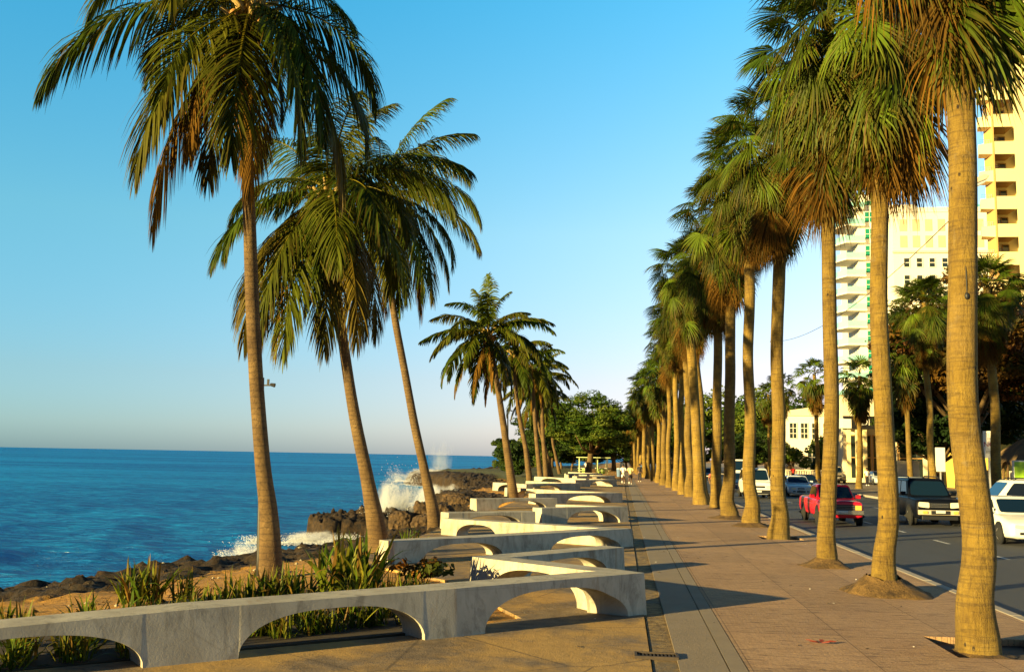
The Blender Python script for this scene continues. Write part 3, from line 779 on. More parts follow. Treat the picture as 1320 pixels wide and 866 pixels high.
def coconut_palm(name, pts, rad, label, fr, seed, L=4.6, extra=18, dead=4, nl=64, group='coconut palms along the shore', nuts=True, base=None, ll=1.25, wm=1.0, fall=72, right=1.0):
    rng = np.random.default_rng(seed)
    b = np.array(pts[0], float); ptsl = np.array(pts, float) - b
    root = empty(name, tuple(b), 0, label, 'palm tree', group)
    trunk('trunk', ptsl, rad, M['coco_bark'], root, 18, seed)
    top = ptsl[-1]
    lv = Leaves(); dv = Leaves()
    for f in fr:
        az, e0, e1, l = f[:4]; dry = f[4] if len(f) > 4 else 0
        kw = f[5] if len(f) > 5 else {}
        frond(dv if dry > .5 else lv, top + rng.normal(0, .06, 3) + (0, 0, -.25 if dry > .5 else 0), az, e0, e1, l, rng, dry, nl=nl, ll=ll, wm=wm, **kw)
    for i in range(extra):
        a = i * 137.5 + rng.normal(0, 14); f = i / max(1, extra - 1)
        e0 = 80 - 128 * f ** .85 + rng.normal(0, 6)
        e1 = e0 - fall - 60 * f * (1 - f) * 2 + rng.normal(0, 8)
        frond(lv, top + (0, 0, .15 - .4 * f) + rng.normal(0, .05, 3), a, e0, max(e1, -92), L * (right if math.cos(math.radians(a)) > .3 else 1.0) * (.8 + .25 * rng.random()) * (.72 + .28 * min(1, f * 3)), rng, 0.0, nl=nl, ll=ll, wm=wm)
    for i in range(dead):
        frond(dv, top + (0, 0, -.45), rng.random() * 360, -48 + rng.normal(0, 8), -90, L * (.75 + .2 * rng.random()), rng, .9, nl=nl, ll=ll * .8, wm=wm)
    lv.build('crown', M['leaf'], root)
    if dv.V: dv.build('dead_fronds', M['dry_leaf'], root)
    # sheathing frond bases
    mb = MB()
    for i in range(14):
        a = i * 2.4; h = -.1 - .05 * i
        p0 = Vector(top) + Vector((math.cos(a) * .1, math.sin(a) * .1, h - .25)); p1 = Vector(top) + Vector((math.cos(a) * .3, math.sin(a) * .3, h + .25)); p2 = Vector(top) + Vector((math.cos(a) * .62, math.sin(a) * .62, h + .42))
        mb.tube([p0, p1, p2], [.11, .075, .04], 5)
    mb.build('frond_bases', M['frond_stalk'], root, smooth=True)
    if nuts:
        for i in range(5):
            a = rng.random() * 6.28; mb = MB()
            mb.ball((top[0] + math.cos(a) * .36, top[1] + math.sin(a) * .36, top[2] - .35 - .3 * rng.random()), (.115, .115, .15), 10, 7)
            mb.build('coconut', M['nut'], root, smooth=True)
    return root

p1 = coconut_palm('coconut_palm', [(-6.72, 19.2, -.5), (-6.78, 19.2, .25), (-6.87, 19.2, 1.12), (-7.05, 19.2, 2.17), (-7.32, 19.2, 4.33), (-7.54, 19.2, 6.72), (-7.72, 19.2, 8.85), (-7.77, 19.1, 10.65), (-7.67, 19.0, 11.6)],
     [.30, .225, .18, .155, .14, .13, .12, .115, .11], 'nearest coconut palm, its ragged crown cut by the top of the photo',
     [(183, 50, -78, 4.4), (196, 4, -72, 4.8), (172, 66, -50, 4.4), (212, -56, -91, 5.1, .85), (234, -42, -86, 4.9, .12), (300, -52, -90, 4.5, .9), (250, -48, -90, 3.9, .8),
      (6, -4, -88, 3.7), (338, -34, -90, 4.0), (318, -34, -90, 4.6), (24, -20, -86, 3.9), (285, -42, -88, 4.5), (120, 55, -40, 4.0), (270, 15, -75, 4.4), (0, -45, -92, 4.6, .35), (262, -60, -92, 4.4, .3)], 11, 4.0, 9, 3, nl=130, ll=1.5, right=.62)
p2 = coconut_palm('coconut_palm', [(-6.9, 28.6, -.6), (-6.98, 28.6, .1), (-7.3, 28.6, 1.5), (-7.74, 28.6, 3.29), (-8.11, 28.6, 5.12), (-8.48, 28.5, 7.43), (-8.78, 28.4, 10.1)],
     [.36, .29, .205, .175, .155, .14, .12], 'leaning coconut palm behind the big strap-leaved clump, second from the camera',
     [(268, -40, -90, 5.9), (250, -36, -88, 5.7, .1), (228, -40, -90, 5.6, .42), (290, -42, -90, 5.8, .15), (308, -38, -90, 5.6, .45), (292, -10, -76, 5.0), (312, 8, -80, 4.8), (335, -20, -86, 4.8), (215, -35, -88, 4.9, .2), (190, -5, -80, 4.4), (180, -30, -86, 4.6, .3), (243, -50, -92, 5.2, .9), (205, -52, -92, 5.0, .7),
      (345, 24, -58, 4.8), (15, 42, -30, 4.6), (300, 55, -10, 4.4), (150, 60, 0, 4.2), (340, -48, -91, 4.8, .4)], 22, 4.6, 12, 5, nl=120, ll=1.4)
p3 = coconut_palm('coconut_palm', [(-6.95, 37.6, -.7), (-7.02, 37.6, .1), (-7.38, 37.6, 1.59), (-7.86, 37.6, 3.49), (-8.28, 37.6, 5.42), (-8.78, 37.6, 7.69), (-9.17, 37.6, 9.99), (-9.45, 37.5, 12.7)],
     [.31, .25, .18, .165, .15, .14, .13, .12], 'dark slender curving coconut palm by the coral rocks, third from the camera',
     [(350, 20, -75, 5.0), (5, 0, -70, 4.9), (335, 40, -60, 4.8), (20, 60, 0, 4.6), (290, -35, -90, 5.6), (320, -32, -90, 5.6), (250, -35, -90, 5.6), (342, -36, -90, 5.4, .2), (265, -48, -90, 5.6, .6), (352, -28, -86, 5.0, .2), (300, -55, -92, 5.2, .85), (0, 75, 30, 4.5), (200, 20, -70, 4.6), (340, -50, -91, 5.4, .85)], 33, 4.7, 12, 4, nl=105, ll=1.4)
coconut_palm('coconut_palm', [(-6.02, 57.3, -.5), (-6.07, 57.3, .05), (-6.43, 57.3, 2.19), (-6.79, 57.3, 4.41), (-7.19, 57.3, 6.66), (-7.75, 57.3, 9.5)],
     [.34, .29, .22, .19, .17, .14], 'bright bushy coconut palm standing alone against the sky, first of the farther slim ones',
     [(185, 10, -35, 4.2), (165, 38, -20, 4.0), (100, 80, 55, 4.0), (10, 35, -25, 4.0), (340, 10, -75, 4.2), (225, -20, -85, 4.3), (250, -45, -90, 4.2, .9), (205, -40, -90, 4.2, .6)], 44, 4.3, 24, 2, nl=72, ll=1.0, wm=2.1, fall=55)
slim = [([(-7.22, 81, -.4), (-7.64, 81, 2.8), (-8.19, 81, 5.31), (-8.6, 81, 8.2), (-8.81, 81, 10.8)], 'slim coconut palm just right of the bright bushy one, its crown overlapping it'),
        ([(-7.44, 95, -.4), (-7.94, 95, 3.64), (-8.3, 95, 7.5), (-8.58, 95, 11.0)], 'slim coconut palm in the middle of the far cluster by the sea'),
        ([(-7.43, 102, -.4), (-7.9, 102, 4.54), (-8.05, 102, 7.6), (-8.15, 102, 10.7)], 'nearly upright slim coconut palm in the far cluster'),
        ([(-7.15, 106, -.4), (-7.68, 106, 2.18), (-8.72, 106, 5.85), (-9.11, 106, 9.4)], 'strongly leaning slim coconut palm in the far cluster'),
        ([(-8.49, 142, -.3), (-9.2, 142, 2.6), (-9.65, 142, 4.9), (-9.73, 142, 9.6)], 'farthest slim coconut palm, before the round tree crown')]
for i, (pts, lab) in enumerate(slim):
    coconut_palm('coconut_palm', pts, [.3, .2, .18, .15, .12][:len(pts)], lab, [(190, 10, -60, 4.4), (350, 15, -60, 4.4), (240, -45, -90, 4.2, .8)], 60 + i, 4.4, 22, 2, nl=52, nuts=False, ll=1.05, wm=2.8, fall=55)

def fan_leaf(lv, org, az, el, pet, Rb, rng, age, nseg=26, droop=0.0):
    """fan leaf: stalk, then pleated segments spreading from its hub"""
    a = math.radians(az); e = math.radians(el)
    d = np.array((math.cos(a) * math.cos(e), math.sin(a) * math.cos(e), math.sin(e)))
    e2 = max(math.radians(el) - droop - .25, -1.5)
    d2 = np.array((math.cos(a) * math.cos(e2), math.sin(a) * math.cos(e2), math.sin(e2)))
    s = np.array((-math.sin(a), math.cos(a), 0.0)); 
    rl = rng.normal(0, .35); n = np.cross(d2, s); s = s * math.cos(rl) + n * math.sin(rl); n = np.cross(d2, s)
    P = np.array([org, org + d * pet * .5, org + d * pet * .5 + unit(d + d2) * pet * .5])
    cg = (DARKG + (GREEN - DARKG) * rng.random()) * (.5 + 1.35 * rng.random() ** 1.5)
    if age > .5: cg = BROWN * (.55 + .6 * rng.random()) + (DRY - BROWN) * rng.random() * .9
    elif age > .1: cg = cg * .95 + YELL * .08 * rng.random()
    st = YELL * .6 if age < .5 else BROWN
    strips(lv, P[None], np.array([[.03, .02, .014]]), s[None, None].repeat(3, 1), np.tile(st, (1, 3, 1)))
    ph = np.linspace(-1, 1, nseg) * math.radians(105 + rng.normal(0, 8)) * (.62 if age > .5 else 1)
    ph = ph + rng.normal(0, .02, nseg)
    u = np.cos(ph)[:, None] * d2 + np.sin(ph)[:, None] * s
    fold = (.16 + .4 * np.abs(ph / 1.9) ** 1.5)[:, None] * (1.6 if age > .5 else 1.0)
    u = unit(u - n * fold * (1 if n[2] > 0 else -1) * .6)
    ln = Rb * (1 - .28 * (np.abs(ph) / 1.9) ** 2) * (1 + rng.normal(0, .05, nseg))
    K = 5; rr = np.array([.03, .35, .6, .82, 1.0])
    q = P[-1] + u[:, None, :] * (ln[:, None] * rr[None])[..., None]
    sag = (np.array([0, .01, .05, .13, .25])[None] * (.7 + .9 * rng.random((nseg, 1))) * Rb * (.6 + .6 * min(1, age * 2.4) + .4 * (age > .5)))
    q[..., 2] -= sag
    tang = unit(-np.sin(ph)[:, None] * d2 + np.cos(ph)[:, None] * s + n * rng.normal(0, .25, (nseg, 1)) + .35 * n * np.where(np.arange(nseg) % 2, 1, -1)[:, None])
    step = abs(ph[1] - ph[0]) if nseg > 1 else .1
    W = np.array([.03, .35, .44, .26, .02])[None] * Rb * 3.67 / nseg * .5 * np.ones((nseg, 1)) * (.8 if age > .5 else 1.0)
    c = np.tile(cg, (nseg, K, 1)) * (.75 + .5 * rng.random((nseg, 1, 1)))
    tip = np.clip(np.linspace(-.85 + .6 * age, .40 + .62 * age, K)[None] + rng.normal(0, .22, (nseg, 1)), 0, 1)
    tip = np.where(np.arange(K)[None] < 2, tip * .2, tip)[..., None]
    if age < .5: c = c * (1 - tip) + (BROWN * 1.25) * tip
    strips(lv, q, W, np.repeat(tang[:, None], K, 1), c)

def fan_crown(seed, n_green=84, n_dry=74, rad=1.0, skirt=3.4, nseg=24):
    rng = np.random.default_rng(seed)
    lv = Leaves(); dv = Leaves()
    for i in range(n_green):
        f = i / (n_green - 1); az = i * 137.5 + rng.normal(0, 12)
        el = 84 - 128 * f ** .8 + rng.normal(0, 9)
        o = np.array((0, 0, .35 - .95 * f)) + rng.normal(0, .04, 3)
        fan_leaf(lv, o, az, el, (1.15 + .4 * rng.random()) * rad * (.62 + .5 * min(1, f * 2.5)), (.80 + .2 * rng.random()) * rad, rng, .05 if f < .55 else .18 + .22 * rng.random(), nseg, droop=.1 + .5 * f)
    for i in range(n_dry):
        f = i / (n_dry - 1); az = i * 137.5 + rng.normal(0, 20)
        o = np.array((0, 0, -.5 - (skirt - 1.75) * f)) + rng.normal(0, .05, 3)
        r = .2; o[0] += math.cos(math.radians(az)) * r; o[1] += math.sin(math.radians(az)) * r
        el = -38 - 40 * f ** .7 + rng.normal(0, 9)
        mixd = rng.random()
        fan_leaf(dv if mixd < .02 + .62 * f * f else lv, o, az, el, (.85 - .35 * f + .2 * rng.random()) * rad, (.92 + .2 * rng.random()) * rad, rng, (.9 if mixd < .02 + .62 * f * f else .42), nseg, droop=.3)
    return lv, dv

CROWNS = []
for s_ in range(6):
    lv, dv = fan_crown(100 + s_, n_dry=34 if s_ == 5 else 58, rad=1.0 + .05 * (s_ % 3), skirt=3.9 + .25 * (s_ % 2), nseg=38)
    CROWNS.append((np_mesh('fan_crown', np.concatenate(lv.V), np.concatenate(lv.F), M['leaf'], False, np.concatenate(lv.C)),
                   np_mesh('fan_skirt', np.concatenate(dv.V), np.concatenate(dv.F), M['dry_leaf'], False, np.concatenate(dv.C))))
TINY = []
for s_ in range(3):
    lv, dv = fan_crown(200 + s_, 50, 46, rad=1.06, skirt=4.0, nseg=15)
    TINY.append((np_mesh('fan_crown', np.concatenate(lv.V), np.concatenate(lv.F), M['leaf'], False, np.concatenate(lv.C)),
                 np_mesh('fan_skirt', np.concatenate(dv.V), np.concatenate(dv.F), M['dry_leaf'], False, np.concatenate(dv.C))))

def mound(parent, r, h, seed):
    rng = np.random.default_rng(seed); n = 36; v = []; F = []
    K = 9
    for j in range(K):
        f = j / (K - 1)
        for i in range(n):
            a = 2 * PI * i / n
            rr = r * (.40 + .6 * f) * (1 + .55 * (fbm(np.array([math.cos(a) * 1.5 + 5.0 + seed]), np.array([math.sin(a) * 1.2 + 5.0]), 3, seed)[0] - .5) * 2 * f)
            z = h * (1 - f) ** 1.25 * (1 + .5 * (fbm(np.array([math.cos(a) * 2.1 + 9.0 + f * 2]), np.array([math.sin(a) * 2.1 + 9.0]), 3, seed + 1)[0] - .5)) + .10 * h * (rng.random() - .5) * (f < .95)
            v.append((math.cos(a) * rr, math.sin(a) * rr, z if f < 1 else -.03))
    F = [(j * n + i, (j + 1) * n + i, (j + 1) * n + (i + 1) % n, j * n + (i + 1) % n) for j in range(K - 1) for i in range(n)]
    return link('root_mound', np_mesh('root_mound', v, F, M['mound'], True), parent)

def fan_palm(x, y, hc, label, seed, lean=(0, 0), r0=.30, r1=.215, z0=0.0, flare=1.35, md=None, tiny=False, cs=1.0, group='fan palms in the kerbside row', kink=0.0, name='fan_palm'):
    rng = np.random.default_rng(seed)
    gv_ = 1 + .10 * math.sin(seed * 1.7); r0 *= gv_; r1 *= gv_
    root = empty(name, (x, y, z0), 0, label, 'palm tree', group)
    n = 9; pts = []; rad = []
    wob = rng.normal(0, .045, (n, 2)); wob[:2] = 0
    for i in range(n):
        f = [0, .02, .06, .13, .28, .45, .63, .82, 1.0][i]
        pts.append((lean[0] * f + wob[i][0] + kink * math.sin(f * 3.1), lean[1] * f + wob[i][1], -.12 * (i == 0) + f * hc))
        fl = [flare * 1.08, flare, 1 + (flare - 1) * .42, 1 + (flare - 1) * .12, 1, .98, 1, 1, .85][i]
        rad.append((r0 + (r1 - r0) * f ** .7) * fl)
    trunk('trunk', pts, rad, M['bark'], root, 14 if tiny else 24, seed, 3 if tiny else 6, .03 if tiny else .045)
    cm, dm = (TINY if tiny else CROWNS)[5 if cs == .9 else seed % (3 if tiny else 5)]
    for nm, me in (('crown', cm), ('dead_fronds', dm)):
        o = link(nm, me, root); o.location = pts[-1]; o.rotation_euler = (rng.normal(0, .05), rng.normal(0, .05), rng.random() * 6.28); o.scale = (cs,) * 3
    if md: mound(root, md[0], md[1], seed)
    return root
KERB = [  # x, y, crown height, lean, base radius, mound, label
 (5.7, 8.0, 10.0, (.1, 0), .27, None, 'fan palm showing only hanging dark fronds in the upper right corner'),
 (4.49, 13.5, 10.0, (-.22, .1), .245, (.46, .07), 'nearest kerbside fan palm with its bent thick trunk in a square soil pit'),
 (4.66, 18.7, 10.4, (.28, .1), .245, (.74, .30), 'second kerbside fan palm, rising from the largest heap of brown dirt'),
 (4.56, 23.15, 11.5, (.3, 0), .215, (.60, .17), 'third kerbside fan palm, in front of the red pickup, with a low dirt collar'),
 (4.76, 31.3, 12.2, (.2, 0), .27, (.5, .06), 'fourth kerbside fan palm, thick at the foot, in front of the pale blue-white sedan'),
 (4.60, 36.4, 12.7, (-.1, 0), .26, (.75, .16), 'fifth kerbside fan palm, its flared foot sweeping to the right, before the white van'),
 (4.32, 40.9, 12.0, (.05, 0), .27, (.75, .16), 'sixth kerbside fan palm, with dark peck holes up its trunk'),
 (4.62, 49.1, 11.9, (0, 0), .26, (.6, .1), 'seventh kerbside fan palm, on a pale plinth of dirt, half behind the sixth'),
 (4.14, 52.9, 11.9, (-.75, 0), .28, (.55, .08), 'eighth kerbside fan palm, whose trunk leans in from a foot bent to the right'),
 (4.55, 56.5, 11.5, (-.5, 0), .25, None, 'ninth kerbside fan palm, squeezed behind the trunk with the bent foot'),
 (4.33, 63.5, 12.0, (-.3, 0), .26, (.5, .08), 'tenth kerbside fan palm along the paver path'),
 (4.10, 67.4, 11.8, (-.1, 0), .25, None, 'eleventh kerbside fan palm along the paver path'),
 (4.12, 75.4, 12.1, (-.1, 0), .26, None, 'twelfth kerbside fan palm along the paver path'),
 (3.95, 83.2, 11.9, (0, 0), .25, None, 'thirteenth kerbside fan palm along the paver path')]
for i, (x, y, h, ln, r, md, lab) in enumerate(KERB):
    pit = i in (1, 4)
    r *= .80 if i in (1, 2) else .9
    rt = fan_palm(x, y, h + (1.3 if i == 1 else .9 if i == 2 else .55), lab, 300 + i * 7 + (3 if i == 2 else 0), ln, r, r * .82 if i else .2, -.08 if pit else 0.0, 1.3 if i in (1, 2, 3) else 1.55, md, kink=.16 if i == 1 else 0, cs=.9 if i == 1 else .95)
    if i == 1:
        mb = MB(); mb.ball((-.03, -.165, 4.55), (.03, .03, .05), 10, 8); mb.ball((-.03, -.162, 4.75), (.007, .02, .22), 6, 6)
        mb.build('bark_hole', M['black_trim'], rt, smooth=True)
rnd = random.Random(8)
for i, (x, y) in enumerate([(3.8, 90.2), (3.65, 98.5), (3.4, 105), (3.15, 116), (2.95, 126), (2.7, 137), (2.5, 149), (2.3, 162), (2.1, 176), (1.9, 190)]):
    fan_palm(x, y, 11.0 - i * .18 + rnd.uniform(-.5, .5), 'distant fan palm in the crowded far end of the kerbside row', 400 + i, (rnd.uniform(-.3, .2), 0), .25, .18, 0, 1.5, None, True)
for i, (x, y, h, lab) in enumerate([(18.9, 53, 11.4, 'fan palm across the avenue just right of the nearest trunk'), (19.6, 66, 12.6, 'fan palm across the avenue, half hidden behind the nearest kerbside trunk'),
        (21.3, 77, 10.6, 'fan palm across the avenue between the second and the nearest kerbside trunks'), (21, 92, 10.0, 'fan palm across the avenue before the black signboard'),
        (20.4, 107, 11.4, 'fan palm across the avenue showing just left of the third kerbside trunk'), (19.5, 126, 11.5, 'fan palm across the avenue behind the fourth kerbside trunk'),
        (20.5, 142, 11.5, 'farthest fan palm across the avenue, among broad green trees')]):
    fan_palm(x, y, h, lab, 500 + i, (rnd.uniform(-.3, .3), 0), .24, .18, 0, 1.25, None, i > 1, cs=.95, group='fan palms across the avenue')

# ------------------------------------------------------------------ broad trees
def leaf_cloud(lobes, n, size, cols, rng, up=.35):
    tot = sum(l[1] ** 2 for l in lobes); V = []; C = []
    for (c, r, ci) in lobes:
        k = max(8, int(n * r * r / tot))
        d = unit(rng.normal(0, 1, (k, 3))); d[:, 2] = np.where(d[:, 2] < -.3, d[:, 2] * .4, d[:, 2]); 
        p = np.array(c) + d * (r * (.62 + .48 * rng.random((k, 1)) ** .6)) * (1, 1, .78)
        nr = unit(d + UP * up + rng.normal(0, .55, (k, 3)))
        a = unit(np.cross(nr, rng.normal(0, 1, (k, 3)))); b = np.cross(nr, a)
        s = size * (.6 + .8 * rng.random((k, 1)))
        V.append(np.stack([p - a * s, p + b * s * .5, p + a * s, p - b * s * .5], 1).reshape(-1, 3))
        base = cols[ci] * (.8 + .4 * rng.random((k, 1)))
        C.append(np.repeat(base, 4, 0))
    V = np.concatenate(V); C = np.concatenate(C)
    return V, np.arange(len(V)).reshape(-1, 4), C

def tree_mesh(h, cz, rx, ry, rz, nl, n, size, cols, seed, tr=.25, fork=None, lr=(.22, .36)):
    rng = np.random.default_rng(seed)
    lobes = []
    for i in range(nl):
        d = unit(rng.normal(0, 1, 3)); d[2] = d[2] if d[2] > 0 else d[2] * .85
        rr = rng.random() ** .45
        c = np.array((d[0] * rx * .82 * rr, d[1] * ry * .82 * rr, cz + d[2] * rz * .82 * rr))
        lobes.append((c, min(rx, rz) * (lr[0] + (lr[1] - lr[0]) * rng.random()), rng.integers(0, len(cols))))
    V, F, C = leaf_cloud(lobes, n, size, cols, rng)
    crown = np_mesh('tree_crown', V, F, M['broad_leaf'], False, C)
    mb = MB(); fk = fork or cz - rz * .75
    lx = rng.normal(0, .25)
    mb.tube([(0, 0, -.4), (lx * .3, 0, fk * .3), (lx, .1, fk)], [tr * 1.3, tr, tr * .85], 10)
    for (c, r, _) in lobes[:14]:
        m = Vector((lx, .1, fk)).lerp(Vector(c), .5) + Vector((0, 0, -.15 * rz * rng.random()))
        mb.tube([(lx, .1, fk - .1), m, c], [tr * .5, tr * .3, tr * .1], 6)
    return crown, mb.mesh('tree_trunk', M['coco_bark'], True)

def tree(name, loc, meshes, label, cat='tree', group=None, rz=0, sc=1.0):
    root = empty(name, loc, rz, label, cat, group); root.scale = (sc,) * 3
    link('crown', meshes[0], root); link('trunk', meshes[1], root)
    return root
G1 = [np.array(c) for c in ((.035, .07, .010), (.055, .10, .012), (.085, .13, .015), (.12, .15, .02))]
G2 = [np.array(c) for c in ((.02, .04, .01), (.03, .055, .01), (.05, .075, .012))]
RED = [np.array(c) for c in ((.085, .034, .009), (.055, .030, .009), (.12, .06, .010), (.055, .045, .009), (.04, .05, .009))]
big = tree_mesh(11, 6.7, 7.4, 6.6, 5.6, 130, 40000, .15, G1, 1, .42, 3.0, (.16, .25))
tree('round_tree', (-4.3, 134, 0), big, 'large dense round green tree closing the end of the bench row')
mid1 = tree_mesh(10, 6.0, 6.0, 6.0, 5.2, 80, 14000, .2, G1, 2, .35, 3.0, (.2, .32))
mid2 = tree_mesh(10, 5.6, 6.6, 5.6, 4.9, 80, 14000, .2, G2, 3, .35, 3.0, (.2, .32))
bush = tree_mesh(4, 1.9, 2.4, 2.2, 1.9, 24, 6000, .13, G2, 4, .12, .8, (.25, .42))
bushl = tree_mesh(4, 1.7, 2.2, 2.2, 1.6, 24, 6000, .13, G1, 5, .12, .8, (.25, .42))
flat = tree_mesh(6, 4.3, 3.7, 3.3, 1.9, 34, 22000, .15, G2, 6, .18, 2.2, (.3, .45))
for i, (nm, x, y, z, me, sc, lab) in enumerate([
    ('round_tree', -11.5, 160, 0, mid2, 1.1, 'dark green tree filling the gap between the far coconut cluster and the big round tree'),
    ('round_tree', -1.2, 182, 0, mid2, 1.15, 'dark tree behind the right half of the big round tree'),
    ('round_tree', -14, 205, 0, mid1, 1.1, 'far tree behind the coconut cluster by the sea'),
    ('round_tree', 3.0, 245, 0, mid2, 1.35, 'far dark tree closing the vista at the end of the path'),
    ('round_tree', -8, 260, 0, mid2, 1.3, 'far dark tree behind the big round tree'),
    ('shrub', -11.0, 104, -.4, bush, 1.15, 'dark bush behind the trunk of the first slim coconut palm'),
    ('shrub', -11.6, 126, -.4, bushl, 1.2, 'light green bush behind the slim coconut trunks'),
    ('shrub', -16, 140, -.3, bush, .8, 'low dark green thicket on the far shore beneath the small flat tree'),
    ('shrub', -19.5, 165, -.4, bushl, .8, 'low bright green scrub patch behind the far rocky point'),
    ('shrub', -22.5, 185, -.4, bushl, .6, 'small scrub clump at the outer end of the far shore'),
    ('shrub', -14, 172, 0, bushl, 1.9, 'broad light green thicket under the farthest slim coconut palm'),
    ('shrub', -8.5, 176, 0, bush, 1.8, 'dark thicket behind the left lime shelter'),
    ('shrub', -4.2, 184, 0, bush, 2.0, 'dark thicket filling the view under the big round tree'),
    ('shrub', 1.2, 205, 0, bush, 2.1, 'dark thicket at the very end of the promenade'),
    ('shrub', -20, 215, -.2, bush, 1.7, 'far dark thicket on the shore right of the small flat-topped tree'),
    ('shrub', -15.5, 225, -.2, bush, 2.2, 'far dark thicket behind the slim coconut trunks'),
    ('shrub', -11.5, 196, 0, bush, 2.0, 'far dark thicket between the coconut cluster and the round tree'),
    ('shrub', -6.6, 208, 0, bush, 2.1, 'far dark thicket seen past the trunk of the round tree'),
    ('shrub', 20.5, 168, 0, bush, 1.9, 'dark roadside thicket seen between the eighth and sixth kerbside trunks'),
    ('shrub', 24.0, 182, 0, bush, 2.3, 'dark roadside thicket seen between the sixth and fifth kerbside trunks'),
    ('shrub', 18.8, 196, 0, bushl, 2.2, 'green roadside thicket far up the avenue, over the roofs of the cars'),
    ('shrub', 29.0, 200, 0, bush, 2.6, 'dark thicket behind the fifth kerbside trunk, left of the white house'),
    ('shrub', 12.5, 300, 0, bush, 3.0, 'distant dark thicket where the avenue vanishes'),
    ('shrub', 7.0, 215, 0, bush, 1.8, 'far dark thicket beyond the last kerbside palms'),
    ('flat_tree', -23.0, 202, -.5, flat, 1.12, 'small dark flat-topped tree alone on the far shore above the surf'),
    ('round_tree', 19.5, 205, 0, mid1, 1.6, 'bright green tree beyond the avenue between the seventh and fifth kerbside trunks'),
    ('round_tree', 27, 190, 0, mid1, 1.5, 'bright green tree beyond the avenue behind the fifth kerbside trunk'),
    ('round_tree', 38.5, 215, 0, mid2, 1.62, 'dark green treetop above the low white house'),
    ('round_tree', 12.5, 250, 0, mid1, 1.6, 'far green tree at the end of the avenue'),
    ('round_tree', 24.5, 148, 0, bushl, 1.6, 'rounded dark shrub by the pale balustrade'),
    ('shrub', 26, 132, 0, bush, 1.5, 'dark feathery shrub in front of the low white house'),
    ('shrub', 30.5, 140, 0, bush, 2.0, 'tall dark shrub at the right end of the low white house')]):
    tree(nm, (x, y, z if y > 150 or x > 0 else min(z, hz(x, y) + .1)), me, lab, 'tree' if 'tree' in nm else 'shrub', None, i * 1.7, sc)
alm = tree_mesh(17, 11.6, 8.6, 6.5, 6.8, 150, 36000, .19, RED, 7, .5, 4.5, (.15, .24))
tree('almond_tree', (26.6, 79, 0), alm, 'huge almond tree with rusty red-brown leaves before the yellow tower')
DK = [np.array(c) for c in ((.015, .032, .008), (.025, .045, .009), (.035, .055, .010))]
alm2 = tree_mesh(12, 7.0, 6.5, 6.5, 4.5, 90, 22000, .2, DK, 8, .4, 3.0, (.2, .32))
tree('dark_tree', (38.5, 72, 0), alm2, 'deep green tree shading the thatched hut')
tree('dark_tree', (30.4, 91, 0), alm2, 'deep shady tree hiding the bright yellow walled building', rz=4, sc=1.05)
tree('dark_tree', (25.2, 83, 0), alm2, 'deep shady tree in the gap between the second and nearest kerbside trunks', rz=1, sc=.78)
tree('dark_tree', (31.0, 104, 0), alm2, 'deep green tree behind the black signboard', rz=2, sc=1.0)

# ------------------------------------------------------------------ strap-leaved plants
def strap_clump(seed, n=46, L=.85, spread=.34, w=.026):
    rng = np.random.default_rng(seed); lv = Leaves()
    K = 7
    az = rng.random(n) * 2 * PI; el = np.radians(np.clip(rng.normal(68, 15, n), 22, 88)); ln = L * (.65 + .5 * rng.random(n))
    r = spread * np.sqrt(rng.random(n)); a0 = rng.random(n) * 2 * PI
    p = np.stack([r * np.cos(a0), r * np.sin(a0), np.zeros(n) - .03], 1)
    d = np.stack([np.cos(az) * np.cos(el), np.sin(az) * np.cos(el), np.sin(el)], 1)
    q = np.zeros((n, K, 3)); q[:, 0] = p; dirs = [d]; g_ = (.04 + .34 * rng.random((n, 1)) ** 2.4)
    for j in range(1, K):
        q[:, j] = q[:, j - 1] + d * (ln / (K - 1))[:, None]; d = unit(d - UP * g_ * j * .45); dirs.append(d)
    q[..., 2] = np.maximum(q[..., 2], .02)
    dr = np.stack(dirs, 1); s = np.stack([-np.sin(az), np.cos(az), np.zeros(n)], 1)[:, None] + rng.normal(0, .3, (n, 1, 3))
    sd = unit(np.cross(dr, np.cross(np.broadcast_to(s, dr.shape), dr)))
    W = np.array([.55, .8, 1, 1, .9, .6, .05])[None] * w * (.75 + .5 * rng.random((n, 1)))
    base = np.array((.06, .105, .008)); yl = np.array((.24, .23, .02))
    m = rng.random((n, 1, 1)) ** 2
    c = (base * (1 - m) + yl * m) * (.6 + .6 * rng.random((n, 1, 1))) * np.ones((1, K, 1))
    br = ((rng.random((n, 1)) < .3) * np.linspace(0, 1, K)[None] ** 2.2)[..., None]
    br = np.maximum(br, (rng.random((n, 1, 1)) < .10) * np.ones((1, K, 1)))
    c = c * (1 - br) + BROWN * 1.8 * br
    strips(lv, q, W, sd, c)
    return np_mesh('strap_clump', np.concatenate(lv.V), np.concatenate(lv.F), M['leaf'], True, np.concatenate(lv.C))
SC = [strap_clump(20 + i) for i in range(4)]
BIGC = strap_clump(31, 120, 1.15, .55, .03)
rnd = random.Random(4)
def plant(x, y, me, sc, label, group='strap-leaved plants behind the nearest bench'):
    o = link('strap_leaf_plant', me); o.location = (x, y, hz(x, y) + .02); o.rotation_euler = (0, 0, rnd.random() * 6); o.scale = (sc, sc, sc * rnd.uniform(.9, 1.05))
    tag(o, label, 'plant', group)
plant(-4.55, 16.75, BIGC, .98, 'biggest clump of bright strap leaves, in front of the leaning coconut trunk')
plant(-4.05, 15.9, SC[1], .8, 'clump of upright strap leaves at the right foot of the biggest clump')
plant(-7.5, 15.3, BIGC, .62, 'separate spiky clump growing in the open sand nearer the sea')
plant(-6.85, 15.5, SC[0], .6, 'smaller tuft touching the right side of the spiky clump in the sand')
